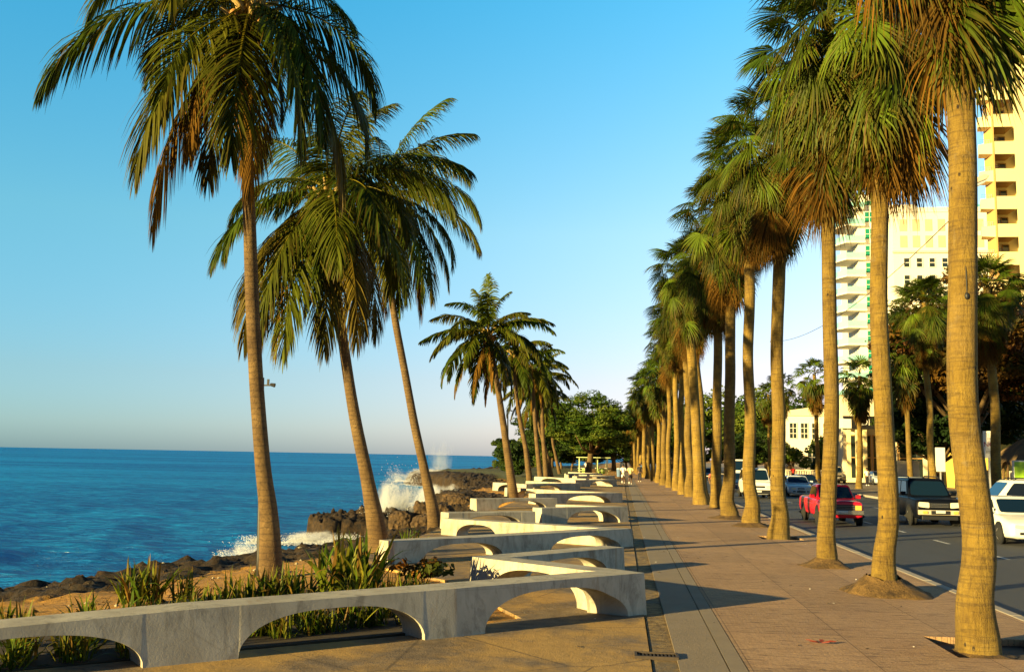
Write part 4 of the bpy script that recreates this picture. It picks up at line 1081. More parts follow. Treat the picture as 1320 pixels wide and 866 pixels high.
plant(-7.5, 12.0, SC[2], .7, 'tuft of yellow-green straps above the bench wall at the left edge')
for (x, y, k, s) in [(-6.2, 14.3, 0, .5), (-5.95, 14.5, 2, .55), (-5.7, 14.75, 1, .66), (-5.45, 15.0, 0, .68), (-5.3, 15.3, 2, .7), (-5.1, 15.2, 1, .72), (-5.0, 15.5, 3, .7), (-3.55, 15.9, 2, .62), (-3.4, 16.3, 1, .55)]:
    plant(x, y, SC[k], s, 'strap-leaved plant in the unbroken green drift along the back of the nearest bench')
for (x, y, k, s) in [(-6.9, 12.7, 1, .62), (-6.5, 13.0, 3, .55), (-7.9, 12.2, 0, .5), (-6.1, 13.2, 2, .5)]:
    plant(x, y, SC[k], s, 'sparse low strap-leaved tuft peeping over the far left stretch of bench wall')
for (x, y, k, s) in [(-6.1, 10.9, 0, .6), (-5.6, 11.3, 2, .55), (-6.5, 10.5, 1, .6), (-6.3, 11.5, 3, .6), (-5.5, 11.9, 1, .5), (-6.9, 11.2, 0, .55), (-5.9, 10.6, 2, .45), (-5.4, 10.95, 0, .42), (-6.35, 10.2, 3, .45), (-5.15, 11.25, 3, .42), (-6.8, 9.9, 1, .45)]:
    plant(x, y, SC[k], s, 'shaded strap-leaved tuft seen through the leftmost bench arch')
for (x, y, k, s) in [(-4.0, 13.0, 1, .55), (-3.5, 13.4, 3, .55), (-4.4, 12.7, 0, .55), (-3.2, 14.3, 2, .55), (-4.3, 13.5, 2, .6), (-3.8, 13.9, 0, .6), (-4.7, 13.2, 3, .6), (-3.75, 13.0, 2, .45), (-3.3, 13.6, 1, .5), (-4.55, 12.45, 1, .5), (-2.9, 13.75, 0, .45), (-3.9, 12.75, 3, .42), (-4.2, 12.4, 2, .42)]:
    plant(x, y, SC[k], s, 'shaded strap-leaved tuft seen through the middle bench arch')
plant(-5.0, 23.6, SC[3], .75, 'dark strap-leaved tuft seen through the arch of the second bench')
# brown-leaved croton
rng = np.random.default_rng(77)
V, F, C = leaf_cloud([((rng.normal(0, .2), rng.normal(0, .2), .28 + .22 * rng.random()), .2, int(rng.integers(0, 3))) for _ in range(9)], 420, .065, [np.array(c) for c in ((.22, .09, .015), (.12, .06, .015), (.05, .06, .01))], rng)
cr = empty('croton_shrub', (-3.35, 17.2, -.04), 0, 'small shrub with brown and orange leaves between the big clump and the second bench', 'shrub')
link('foliage', np_mesh('croton_foliage', V, F, M['broad_leaf'], False, C), cr)
mb = MB()
for i in range(6): mb.tube([(0, 0, 0), (.1 * math.cos(i), .1 * math.sin(i), .2), (.2 * math.cos(i), .2 * math.sin(i), .45)], [.014, .01, .005], 5)
mb.build('stems', M['coco_bark'], cr)

# boulders
def boulder(loc, r, seed, label, sq=(1, 1, 1)):
    rng = np.random.default_rng(seed); bm = bmesh.new(); bmesh.ops.create_icosphere(bm, subdivisions=4, radius=1)
    for v in bm.verts:
        c = v.co
        n = fbm(np.array([c.x * 1.6 + seed * 3 + 20]), np.array([c.y * 1.6 + c.z * 1.9 + 20]), 4, seed)[0]
        n2 = fbm(np.array([c.x * 5 + 30]), np.array([c.y * 5 + c.z * 4.3 + 30]), 3, seed + 4)[0]
        v.co = Vector((max(-.8, min(.8, c.x)) * sq[0], max(-.8, min(.8, c.y)) * sq[1], max(-.85, min(.85, c.z)) * sq[2])) * (r * (.75 + .5 * n + .28 * (n2 - .5)))
    me = bpy.data.meshes.new('coral_boulder'); bm.to_mesh(me); bm.free(); me.materials.append(M['rock'])
    me.polygons.foreach_set('use_smooth', [True] * len(me.polygons))
    o = link('coral_boulder', me); o.location = loc; tag(o, label, 'rock'); return o
boulder((-9.35, 42.6, -.62), .62, 3, 'dark squarish boulder between the second and third coconut trunks', (1, 1, .95))
boulder((-8.6, 43.2, -.40), .5, 4, 'taller dark block standing upright against the white surf', (.75, .75, 1.5))
boulder((-8.0, 41.5, -.55), .62, 5, 'reddish lit low rock left of the third coconut trunk', (1.2, .9, .7))
boulder((-7.4, 42.2, -.35), .6, 6, 'broad brown rock behind the foot of the third coconut palm', (.9, 1, 1.1))
boulder((-9.6, 60.5, -.65), .75, 7, 'rounded brown rock to the left of the third coconut trunk, out by the surf', (1.3, 1, .75))
boulder((-10.9, 66.5, -.7), .8, 8, 'jagged dark rock behind the third coconut trunk', (1.5, 1, .7))

rng = np.random.default_rng(51)
n = 1500
px_ = rng.uniform(-14, -5.2, n); py_ = 10 + 46 * rng.random(n) ** 1.3
PP = np.stack([px_, py_], 1); kd = coast_dist(PP) > .4; PP = PP[kd]
zz_ = land(PP)[0]; n = len(PP); sz = .012 + .06 * rng.random(n) ** 3.0
octv = np.array([(1, 0, 0), (-1, 0, 0), (0, 1, 0), (0, -1, 0), (0, 0, 1), (0, 0, -1)], float)
jit = rng.uniform(.6, 1.25, (n, 6, 1)) * octv[None] * sz[:, None, None] * np.array((1, 1, .6))
an = rng.random(n) * 6.28; ca, sa = np.cos(an)[:, None], np.sin(an)[:, None]
jx = jit[..., 0] * ca - jit[..., 1] * sa; jy = jit[..., 0] * sa + jit[..., 1] * ca
V = np.stack([jx + PP[:, :1], jy + PP[:, 1:], jit[..., 2] + zz_[:, None] + sz[:, None] * .25], -1).reshape(-1, 3)
of_ = np.array([(0, 2, 4), (2, 1, 4), (1, 3, 4), (3, 0, 4), (2, 0, 5), (1, 2, 5), (3, 1, 5), (0, 3, 5)])
F = (np.arange(n)[:, None, None] * 6 + of_[None]).reshape(-1, 3)
cc = np.where(rng.random((n, 1)) < .3, np.array([[.55, .46, .32]]), np.array([[.12, .075, .03]])) * (.7 + .6 * rng.random((n, 1)))
o = link('pebbles', np_mesh('pebbles', V, F, M['dry_leaf'], False, np.repeat(cc, 6, 0)))
tag(o, 'small stones and dry scraps scattered over the golden sand', 'pebbles', kind='stuff')

# ------------------------------------------------------------------ poles, lamp, cable
def pole_light(loc, h, label, rz=0):
    r = empty('light_pole', loc, rz, label, 'lamp post')
    MB().tube([(0, 0, -.7), (0, 0, .3), (-.07, 0, h * .5), (-.13, 0, h)], [.085, .075, .045, .04], 8).build('pole', M['black_metal'], r, smooth=True)
    MB().box((-.04, 0, h - .16), (.24, .03, .03)).box((0, 0, h - .09), (.04, .04, .12)).build('bracket', M['black_metal'], r)
    MB().tube([(.05, 0, h - .14), (.15, 0, h - .16)], [.03, .045], 8).build('spotlight', M['black_metal'], r)
pole_light((-7.42, 20.35, -.15), 4.0, 'thin black pole behind the nearest coconut trunk with a small bracket light')
pole_light((-6.5, 58.4, -.1), 5.2, 'thin black pole close behind the first slim coconut trunk')
sl = empty('street_lamp', (17.5, 53.3, 0), 0, 'tall street lamp whose head pokes out right of the nearest palm trunk', 'street lamp')
MB().tube([(0, 0, -.2), (0, 0, 8), (0, 0, 15.9), (.02, 0, 16.35)], [.15, .11, .075, .06], 12).build('pole', M['grey_metal'], sl, smooth=True)
MB().tube([(0, 0, 16.3), (.25, -.3, 16.6), (.5, -.5, 16.75)], [.05, .045, .04], 8).build('arm', M['grey_metal'], sl, smooth=True)
mb = MB(); mb.prism([(.3, -.55, 16.55), (1.25, -.55, 16.95), (1.38, -.55, 17.15), (1.1, -.55, 17.22), (.3, -.55, 16.82)], (0, -.36, 0))
mb.build('lamp_head', M['lamp_metal'], sl, bevel=.05)
mb = MB(); mb.prism([(.5, -.58, 16.62), (1.2, -.58, 16.91), (1.18, -.58, 16.78), (.62, -.58, 16.50)], (0, -.30, 0)); mb.build('lens', M['lamp_glass'], sl, bevel=.03)
mb = MB(); a = Vector((17.5, 53.3, 15.4)); b = Vector((19.4, 127, 17.2))
mb.tube([a.lerp(b, t) + Vector((0, 0, -4 * 1.6 * t * (1 - t))) for t in [i / 24 for i in range(25)]], .025, 5)
tag(mb.build('power_cable', M['black_metal'], smooth=True), 'thin sagging cable strung above the avenue toward the white tower', 'cable')
up = empty('utility_pole', (19.42, 127.3, 0), 0, 'utility pole behind the fourth kerbside trunk holding the far end of the cable', 'utility pole')
MB().tube([(0, 0, -.2), (0, 0, 17.6)], [.17, .11], 10).build('pole', M['coco_bark'], up, smooth=True)
MB().box((0, 0, 17.2), (1.6, .1, .12)).build('crossarm', M['coco_bark'], up)

# ------------------------------------------------------------------ buildings
def text(name, body, size, loc, rx, rz, mat, parent, ext=.02, sx=1.0):
    # letters are turned into a mesh of their own
    cu = bpy.data.curves.new(name, 'FONT'); cu.body = body; cu.size = size; cu.extrude = ext; cu.align_x = 'CENTER'; cu.align_y = 'CENTER'
    cu.materials.append(mat)
    tmp = bpy.data.objects.new('lettering_curve', cu); me = bpy.data.meshes.new_from_object(tmp); bpy.data.objects.remove(tmp); bpy.data.curves.remove(cu)
    o = bpy.data.objects.new(name, me); COL.objects.link(o); o.parent = parent; o.location = loc; o.rotation_euler = (rx, 0, rz); o.scale = (sx, 1, 1)
    return o

def window(parent, c, w, h, frame, glass, nx=1, nz=1, face='front', fw=.08, depth=.08):
    """a window standing on a wall face at c (front = facing -Y, left = facing -X): frame with a pane as sub-part"""
    mb = MB(); gb = MB()
    def put(m, u, v, du, dv, dep, off):
        if face == 'front': m.box((c[0] + u, c[1] - off, c[2] + v), (du, dep, dv))
        else: m.box((c[0] - off, c[1] + u, c[2] + v), (dep, du, dv))
    for s in (-1, 1):
        put(mb, s * (w / 2 - fw / 2), 0, fw, h, depth, depth / 2); put(mb, 0, s * (h / 2 - fw / 2), w - 2 * fw, fw, depth, depth / 2)
    for i in range(1, nx): put(mb, -w / 2 + w * i / nx, 0, fw * .8, h - 2 * fw, depth * .8, depth / 2)
    for i in range(1, nz): put(mb, 0, -h / 2 + h * i / nz, w - 2 * fw, fw * .8, depth * .75, depth / 2)
    put(gb, 0, 0, w - 2 * fw + .004, h - 2 * fw + .004, depth * .4, depth * .2 + .004)
    f = mb.build('window', frame, parent); gb.build('pane', glass, f)
    return f

# yellow tower
T = empty('apartment_tower', (39.55, 108, 0), 0, 'pale yellow high-rise with stacked recessed balconies at the right edge', 'building')
mb = MB(); mb.prism([(2.0, 0, -.1), (14.8, 0, -.1), (25, 18, -.1), (9.8, 18, -.1)], (0, 0, 62.3)); mb.prism([(-.08, 2.62, -.1), (3.08, 2.62, -.1), (4.9, 7, -.1), (1.9, 7, -.1)], (0, 0, 62.15)); mb.build('wall', M['tower_yellow'], T)
mb = MB(); mb.box((-.17, 1.2, 31), (.16, 2.5, 62)); mb.build('pilaster', M['tower_orange'], T)
for k in range(20):
    zs = 2.2 + 3 * k
    mb = MB(); mb.box((.95, .09, zs + .7), (2.06, .18, 1.40)); mb.build('parapet', M['tower_yellow'], T)
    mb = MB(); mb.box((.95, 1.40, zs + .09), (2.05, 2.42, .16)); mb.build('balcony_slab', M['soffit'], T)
    if k > 5:
        f = window(T, (.48, 2.58, zs + 1.45), 1.1, 2.4, M['white_stucco'], M['glass_grey'], 2, 1)
        window(T, (1.62, 2.58, zs + 2.2), .75, 1.0, M['soffit'], M['glass_dark'])
        mb = MB(); mb.box((.5, .05, zs + 1.72), (1.1, .03, .03)); mb.box((.5, .05, zs + 1.56), (1.1, .03, .02))
        for q in range(5): mb.box((.0 + q * .25, .05, zs + 1.55), (.02, .02, .32))
        mb.build('railing', M['black_metal'], T)
        mb = MB(); mb.prism([(-.26, .0, zs), (-1.45, .7, zs + .22), (-1.45, .7, zs + 1.25), (-.26, .0, zs + 1.25)], (.5, 1.6, 0)); mb.build('side_balcony', M['tower_yellow'], T)
        mb = MB(); mb.box((-.86, .5, zs + 1.72), (1.1, .03, .03)); mb.box((-.86, .5, zs + 1.5), (1.1, .03, .02))
        for q in range(5): mb.box((-1.36 + q * .25, .5, zs + 1.49), (.025, .025, .47))
        mb.build('railing', M['blue_paint'], T)
for k in range(7, 20):
    window(T, (6.2, 0, 3.6 + 3 * k), 1.6, 1.5, M['white_stucco'], M['glass_dark'], 2, 1)

# white tower with aqua balconies
T = empty('apartment_tower', (41.2, 177, 0), 0, 'slim white tower with aqua glass balconies and green windows', 'building')
mb = MB(); mb.box((2.6, 7, 24), (5.2, 14, 48)); mb.build('wall', M['white_stucco'], T)
for k in range(16):
    zs = 1.4 + 3 * k
    mb = MB(); mb.prism([(-3.3, 1.6, zs), (-2.2, -.9, zs), (1.1, -.9, zs), (1.1, -.004, zs), (-.004, -.004, zs), (-.004, 6, zs), (-3.3, 6, zs)], (0, 0, .32)); mb.build('balcony', M['white_stucco'], T)
    mb = MB()
    for a, b in (((-3.25, 1.6), (-2.17, -.85)), ((-2.17, -.85), (1.05, -.85)), ((-3.25, 6), (-3.25, 1.6))):
        a = Vector((*a, zs + .34)); b = Vector((*b, zs + .34)); d = (b - a).normalized(); nrm = Vector((-d.y, d.x, 0)) * .03
        mb.prism([a, b, b + Vector((0, 0, .95)), a + Vector((0, 0, .95))], nrm)
    mb.build('railing', M['glass_aqua'], T)
    window(T, (2.05, 0, zs + 1.7), 1.75, 2.0, M['white_stucco'], M['glass_green'], 2, 2, fw=.1)
    window(T, (0, 3.0, zs + 1.5), 2.6, 2.2, M['cream_stucco'], M['glass_grey'], 2, 1, face='left')
mb = MB(); mb.box((2.6, 7, 48.6), (5.4, 14.2, 1.2)); mb.build('roof_parapet', M['white_stucco'], T)

# broad cream block
T = empty('apartment_block', (54.6, 170, 0), 0, 'broad cream apartment block with rows of shuttered windows and a flat roof', 'building')
mb = MB(); mb.box((0, 8, 22.1), (18.6, 16, 44.2)); mb.build('wall', M['white_stucco'], T)
mb = MB(); mb.box((0, -.15, 37.4), (18.9, .3, .35)); mb.build('cornice', M['cream_stucco'], T)
mb = MB(); mb.box((0, 8, 44.6), (18.9, 16.3, .8)); mb.box((-6.6, 6, 45.6), (4.5, 6, 1.4)); mb.build('roof_parapet', M['white_stucco'], T)
mb = MB(); mb.box((5.3, 4, 45.5), (3.4, 4, 1.0)); mb.build('roof_shed', M['blue_paint'], T)
for r_, zc in enumerate((42.0, 39.2)):
    for i in range(8):
        x = -7.6 + 2.05 * i
        mb = MB(); mb.box((x, -.03, zc), (1.15, .06, 2.0))
        for s_ in range(9): mb.box((x, -.07, zc - .9 + s_ * .22), (1.0, .03, .08))
        mb.build('shutter', M['shutter'], T)
for r_ in range(8):
    for i in range(8):
        window(T, (-7.2 + 2.05 * i, 0, 35.6 - 2.9 * r_), 1.1, 1.7, M['white_stucco'], M['glass_dark'], 1, 2, fw=.12)

# low white house
T = empty('house', (30.7, 165, 0), 0, 'low white two-storey house with tall paned windows across the avenue', 'house')
mb = MB(); mb.box((0, 6, 4.8), (8.4, 12, 9.6)); mb.build('wall', M['white_stucco'], T)
mb = MB(); mb.prism([(-4.5, -.3, 9.6), (4.5, -.3, 9.6), (4.2, -.3, 10.4), (0, -.3, 11.0), (-4.2, -.3, 10.4)], (0, 12.6, 0)); mb.build('roof', M['cream_stucco'], T)
for i in range(4): window(T, (-3.1 + 1.75 * i, 0, 7.2), 1.25, 2.6, M['white_stucco'], M['glass_dark'], 2, 3, fw=.1)
for i in range(3): window(T, (-2.7 + 2.5 * i, 0, 3.0), 1.5, 2.2, M['white_stucco'], M['glass_dark'], 2, 2, fw=.1)
T = empty('house', (36.6, 160, 0), 0, 'pale cream villa with an orange parapet behind the third kerbside trunk', 'house')
mb = MB(); mb.box((0, 6, 5.2), (5.0, 12, 10.4)); mb.build('wall', M['cream_stucco'], T)
mb = MB(); mb.box((0, 6, 10.8), (5.4, 12.4, .7)); mb.build('roof', M['tower_yellow'], T)
for i in range(3): window(T, (-1.6 + 1.6 * i, 0, 7.5), 1.0, 1.6, M['white_stucco'], M['glass_dark'], 2, 1, fw=.1)

# commercial building with the black fascia
T = empty('shop_building', (26.1, 122, 0), 0, 'cream shop front with ochre columns under a long black signboard', 'building')
mb = MB(); mb.box((7, 6, 5.2), (13.2, 9, 10.4)); mb.box((7, 1.3, .25), (14, 3, .5)); mb.build('wall', M['cream_stucco'], T)
for i, x in enumerate((.75, 1.75, 2.6, 6.0, 9.4, 12.6)):
    MB().box((x, .2, 3.15), (.42, .42, 6.3)).build('column', M['tower_yellow'] if i < 3 else M['cream_stucco'], T, bevel=.02)
for x in (2.2, 5.2, 8.2, 11.2):
    window(T, (x, 1.5, 2.9), 2.9, 5.4, M['tower_orange'], M['glass_dark'], 2, 2, fw=.12)  # panes widened and dark, standing in for tree shade between the columns
for x in (2.4, 5, 8, 11): window(T, (x, 1.5, 9.0), 1.6, 1.3, M['white_stucco'], M['glass_dark'], 2, 1)
sg = MB().box((6.4, -.1, 7.0), (12.6, .5, 1.5)).build('signboard', M['sign_black'], T)
MB().box((-.02, .5, 6.9), (.2, 1.7, 1.15)).box((.5, -.37, 6.85), (.95, .02, 1.1)).build('end_panel', M['sign_white'], sg)
for s_, x in (('DI', 2.62), ('IN', 7.3), ('PN', 10.0), ('I', 11.6)):
    text('lettering', s_, 1.05, (x, -.362, 7.0), PI / 2, 0, M['sign_white'], sg, .01)
T = empty('house', (36.5, 97, 0), 0, 'bright yellow walled building half hidden by dark foliage', 'house')
mb = MB(); mb.box((0, 5, 4.3), (8, 10, 8.6)); mb.build('wall', M['yellow_wall'], T)
MB().box((0, 4.8, 8.75), (8.6, 11, .35)).build('roof', M['soffit'], T)
for i in range(3): window(T, (-2.6 + 2.5 * i, 0, 5.9), 1.4, 1.4, M['soffit'], M['glass_dark'], 2, 1)

# thatched hut
T = empty('thatched_hut', (29.3, 75, 0), 0, 'little hut with a shaggy thatched roof behind the white suv', 'hut')
mb = MB()
rng = np.random.default_rng(9)
nn = 40
ring = [(2.9, 2.35), (2.75, 2.6), (1.9, 3.4), (1.0, 4.05), (.12, 4.5)]
vs = []
for j, (r, zz_) in enumerate(ring):
    for i in range(nn):
        a = 2 * PI * i / nn; q = 1 + .05 * rng.normal() * (j < 4)
        vs.append((math.cos(a) * r * q, math.sin(a) * r * q, zz_ + (.12 * rng.normal() if j == 0 else .04 * rng.normal())))
fs = [(j * nn + i, j * nn + (i + 1) % nn, (j + 1) * nn + (i + 1) % nn, (j + 1) * nn + i) for j in range(4) for i in range(nn)] + [tuple(range(4 * nn, 5 * nn))]
mb.add(vs, fs)
for i in range(150):
    a = rng.random() * 6.28; r = 2.7 + .2 * rng.random(); l = .25 + .35 * rng.random()
    mb.tube([(math.cos(a) * r, math.sin(a) * r, 2.5), (math.cos(a) * (r + .18), math.sin(a) * (r + .18), 2.5 - l)], [.03, .006], 3)
mb.build('roof', M['thatch'], T)
for i in range(6):
    a = i * PI / 3 + .3
    MB().tube([(math.cos(a) * 2.2, math.sin(a) * 2.2, -.05), (math.cos(a) * 2.2, math.sin(a) * 2.2, 2.9)], .1, 8).build('post', M['coco_bark'], T)
MB().box((0, 0, .95), (2.6, 2.6, 1.9)).build('wall', M['white_stucco'], T)

sp = empty('notice_sign', (24.45, 70, 0), 0, 'white hand-lettered notice board with a red NO on a post', 'sign')
MB().box((0, 0, 1.5), (.1, .1, 3.0)).build('post', M['grey_metal'], sp)
bd = MB().box((0, -.08, 3.65), (.74, .05, 1.8)).build('board', M['sign_white'], sp)
text('lettering', 'TEX', .26, (0, -.111, 4.3), PI / 2, 0, M['sign_grey'], bd, .004)
text('lettering', 'OF', .2, (0, -.111, 4.05), PI / 2, 0, M['sign_grey'], bd, .004)
text('lettering', 'NO', .46, (0, -.111, 3.65), PI / 2, 0, M['sign_red'], bd, .004)
text('lettering', 'PIN', .28, (0, -.111, 3.15), PI / 2, 0, M['sign_grey'], bd, .004)
sp = empty('notice_sign', (21.3, 70, 0), 0, 'tall narrow plain white panel just left of the nearest kerbside trunk', 'sign')
MB().box((0, 0, .9), (.08, .08, 1.8)).build('post', M['grey_metal'], sp)
MB().box((0, -.07, 2.6), (.62, .05, 1.6)).build('board', M['sign_white'], sp, bevel=.01)
ob = empty('orange_board', (24.7, 71.5, 0), 0, 'upright orange board beneath the lettered notice', 'sign')
MB().box((-.3, 0, 1.1), (.5, .06, 2.1)).box((.3, 0, 1.0), (.5, .06, 1.9)).build('panel', M['orange_board'], ob)
MB().box((-.58, .05, 1.1), (.06, .06, 2.2)).box((0, .05, 1.1), (.06, .06, 2.2)).box((.58, .05, 1.05), (.06, .06, 2.1)).build('post', M['coco_bark'], ob)
ls = empty('lime_signbox', (27.0, 72, 0), 0, 'lime green sign box with a cream frame at the right edge', 'sign')
MB().box((0, 0, .7), (.12, .12, 1.4)).box((1.2, 0, .7), (.12, .12, 1.4)).build('post', M['coco_bark'], ls)
MB().box((.6, 0, 2.0), (1.9, .2, 1.3)).build('frame', M['sign_white'], ls, bevel=.02)
MB().box((.6, -.11, 2.0), (1.7, .02, 1.1)).build('panel', M['sign_lime'], ls)
cw = MB().box((23.2, 85, 1.2), (2.0, .35, 2.4)).box((23.2, 85, 2.46), (2.15, .5, .12)).build('garden_wall', M['cream_stucco'], bevel=.02)
tag(cw, 'short cream wall behind the roof of the black suv', 'wall')
bl = empty('balustrade', (21.6, 125, 0), 0, 'long pale yellow balustrade behind the pale sedan', 'balustrade')
MB().box((0, 0, .22), (7, .3, .44)).box((0, 0, 1.25), (7, .34, .14)).build('rails', M['cream_stucco'], bl)
mb = MB()
for i in range(24): mb.tube([(-3.35 + i * .29, 0, .44), (-3.35 + i * .29, 0, .75), (-3.35 + i * .29, 0, 1.18)], [.06, .1, .05], 6)
mb.build('balusters', M['cream_stucco'], bl)

# lime picnic shelters
def shelter(loc, rz, label):
    r = empty('picnic_shelter', loc, rz, label, 'shelter', 'lime picnic shelters by the round tree')
    for sx in (-1, 1):
        for sy in (-1, 1): MB().box((sx * .75, sy * .55, 1.1), (.1, .1, 2.3)).build('post', M['lime_pale'], r)
    MB().box((0, 0, 2.32), (2.3, 1.7, .1)).build('canopy', M['lime_pale'], r, bevel=.02)
    MB().box((0, 0, .76), (1.9, .9, .07)).build('table_top', M['white_stucco'], r)
    MB().box((0, 0, .36), (.9, .5, .74)).build('table_base', M['lime'], r)
    MB().box((0, -.8, .42), (1.8, .32, .07)).box((0, .8, .42), (1.8, .32, .07)).build('seat', M['lime_pale'], r)
    return r
shelter((-5.3, 148, 0), 0, 'lime shelter left of the round tree trunk')
shelter((-2.75, 149, 0), .2, 'lime shelter with a bright green base right of the round tree trunk')
# far round kiosk shapes
tb = empty('trash_bin', (-.2, 126, 0), 0, 'pale blue-grey bin beside the path near the shelters', 'bin')
MB().tube([(0, 0, 0), (0, 0, .95)], [.24, .3], 12).build('body', M['cloth_blue'], tb)
MB().tube([(0, 0, .95), (0, 0, 1.06)], [.32, .25], 12).build('lid', M['paint_pale'], tb)

# ------------------------------------------------------------------ vehicles (fronts face -Y, origin on the road under the front bumper)
def car(label, cat, loc, rz, paint, W, H, L, secs, cab, belt, wheel_y, wr=.31, tw=.2, name='car', glass=None, front='sedan', rim='rim', rails=False, side_split=(.47,), bed=None, group=None):
    P = M['paint_' + paint]; root = empty(name, loc, rz, label, cat, group)
    hw = W / 2
    # lower body
    mb = MB(); rings = []
    for (y, zl, zt, k) in secs:
        w = hw * k
        half = [(-.72 * w, zl), (-.95 * w, zl + .05), (-w, zl + (zt - zl) * .35), (-w * .995, zl + (zt - zl) * .62), (-w * .965, zt - .07), (-w * .88, zt - .012), (-w * .5, zt + .018)]
        ring = [(x, y, z) for x, z in half] + [(0, y, zt + .028)] + [(-x, y, z) for x, z in reversed(half)]
        rings.append(ring)
    n = len(rings[0])
    vs = [p for r in rings for p in r]
    fs = [(i * n + k, i * n + (k + 1) % n, (i + 1) * n + (k + 1) % n, (i + 1) * n + k) for i in range(len(rings) - 1) for k in range(n)]
    fs += [tuple(range(n)), tuple(range((len(rings) - 1) * n, len(rings) * n))]
    mb.add(vs, fs)
    # cabin shell
    f0, f1, r1, r0 = cab; bw = hw * .90; tw_ = hw * .74
    zt = H - .05
    def cabp(u, v, sgn):
        """u along (0 front,1 rear), v up (0 belt,1 roof)"""
        y = (f0 + (f1 - f0) * v) * (1 - u) + (r0 + (r1 - r0) * v) * u
        return Vector((sgn * (bw + (tw_ - bw) * v), y, belt - .03 + (zt - belt + .03) * v))
    levels = [0, .5, .93, 1.0]; cr = []
    for v in levels:
        ins = 1.0 if v < 1 else .9
        ring = []
        for (u, s) in ((0, -1), (.33, -1), (.66, -1), (1, -1), (1, 1), (.66, 1), (.33, 1), (0, 1)):
            p = cabp(.5 + (u - .5) * (1 if v < 1 else .94), v, s * ins)
            if v == 1: p.z = H - .012
            ring.append(p)
        cr.append(ring)
    m = 8; vs = [p for r in cr for p in r]
    fs = [(i * m + k, i * m + (k + 1) % m, (i + 1) * m + (k + 1) % m, (i + 1) * m + k) for i in range(3) for k in range(m)] + [tuple(range(3 * m, 4 * m))]
    mb.add(vs, fs)
    body = mb.build('body', P, root, smooth=True)
    b = body.modifiers.new('bevel', 'BEVEL'); b.width = .035; b.segments = 3; b.limit_method = 'ANGLE'; b.angle_limit = R(24)
    # glass
    def panel(nm, q, mat, out, parent=root, th=.012):
        q = [Vector(p) for p in q]; nrm = (q[1] - q[0]).cross(q[2] - q[0]).normalized()
        c = sum(q, Vector()) / len(q)
        if nrm.dot(out) < 0: nrm = -nrm
        # round the corners
        pts = []
        k = len(q)
        for i in range(k):
            a, bb, d = q[i - 1], q[i], q[(i + 1) % k]
            for t in (.14, .05): pts.append(bb.lerp(a, t) if t == .14 else bb.lerp(a, t) * .5 + bb.lerp(d, t) * .5)
            pts.append(bb.lerp(d, .14))
        pts = [p + nrm * .006 for p in pts]
        return MB().prism(pts, nrm * th).build(nm, mat, parent)
    fq = [cabp(0, .10, -.90), cabp(0, .10, .90), cabp(0, .90, .90), cabp(0, .90, -.90)]
    panel('windscreen', fq, M['car_glass'], Vector((0, -1, .5)))
    panel('rear_window', [cabp(1, .15, -.86), cabp(1, .15, .86), cabp(1, .88, .86), cabp(1, .88, -.86)], M['side_glass'], Vector((0, 1, .5)))
    ed = [.06] + list(side_split) + [.94]
    for s in (-1, 1):
        for i in range(len(ed) - 1):
            a, bq = ed[i] + .015, ed[i + 1] - .02
            panel('side_window', [cabp(a, .12, s), cabp(bq, .12, s), cabp(bq, .88, s), cabp(a, .88, s)], M['side_glass'], Vector((s, 0, .2)))
    # wheels
    for y in wheel_y:
        for s in (-1, 1):
            x = s * (hw - tw / 2 + .012)
            MB().tube([(s * (hw - .03), y, wr + .01), (s * (hw + .004), y, wr + .01)], wr * 1.2, 22).build('wheel_arch', M['black_trim'], root)
            prof = [(-tw / 2, wr * .62), (-tw / 2, wr * .92), (-tw / 2 + .03, wr), (tw / 2 - .03, wr), (tw / 2, wr * .92), (tw / 2, wr * .62)]
            mbw = MB(); mbw.tube([(x + px_, y, wr) for px_, _ in prof], [r_ for _, r_ in prof], 22)
            wl = mbw.build('wheel', M['tyre'], root, smooth=False)
            mr = MB(); xo = x + s * (tw / 2)
            mr.tube([(xo - s * .02, y, wr), (xo + s * .012, y, wr)], [wr * .62, wr * .56], 20)
            for q in range(5):
                a = q * 2 * PI / 5
                mr.box((xo + s * .018, y + math.cos(a) * wr * .3, wr + math.sin(a) * wr * .3), (.02, .05, .05))
            mr.build('rim', M[rim], wl)
            
    # face
    yf = secs[0][0]; wf = hw * secs[0][3]; zl, zt0 = secs[0][1], secs[0][2]
    def fr(nm, x, z, w, h, mat, par=root, d=.03, y=None):
        return MB().box((x, (yf if y is None else y) - d / 2 + .004, z), (w, d, h)).build(nm, mat, par, bevel=min(.02, h * .2))
    if front == 'sedan':
        for s in (-1, 1):
            q = [(s * wf * .52, yf - .004, zt0 - .14), (s * wf * .50, yf - .004, zt0 - .03), (s * wf * .97, yf - .004, zt0 - .005), (s * wf * .99, yf - .004, zt0 - .10)]
            panel('headlight', q, M['headlight'], Vector((0, -1, 0)), th=.03)
            fr('fog_lamp', s * wf * .66, zl + .12, wf * .26, .08, M['black_trim'])
        fr('grille', 0, zt0 - .08, wf * .62, .10, M['black_trim']); fr('air_intake', 0, zl + .11, wf * .84, .11, M['black_trim'])
        fr('number_plate', 0, zl + .24, .36, .11, M['plate'], d=.04)
    elif front == 'suv':
        for s in (-1, 1):
            q = [(s * wf * .50, yf - .004, zt0 - .26), (s * wf * .50, yf - .004, zt0 - .05), (s * wf * .98, yf - .004, zt0 - .03), (s * wf * .99, yf - .004, zt0 - .22)]
            panel('headlight', q, M['headlight'], Vector((0, -1, 0)), th=.05)
            fr('fog_lamp', s * wf * .72, zl + .25, wf * .24, .11, M['amber'], d=.17)
        fr('grille', 0, zt0 - .16, wf * .94, .2, M['black_trim'], d=.04)
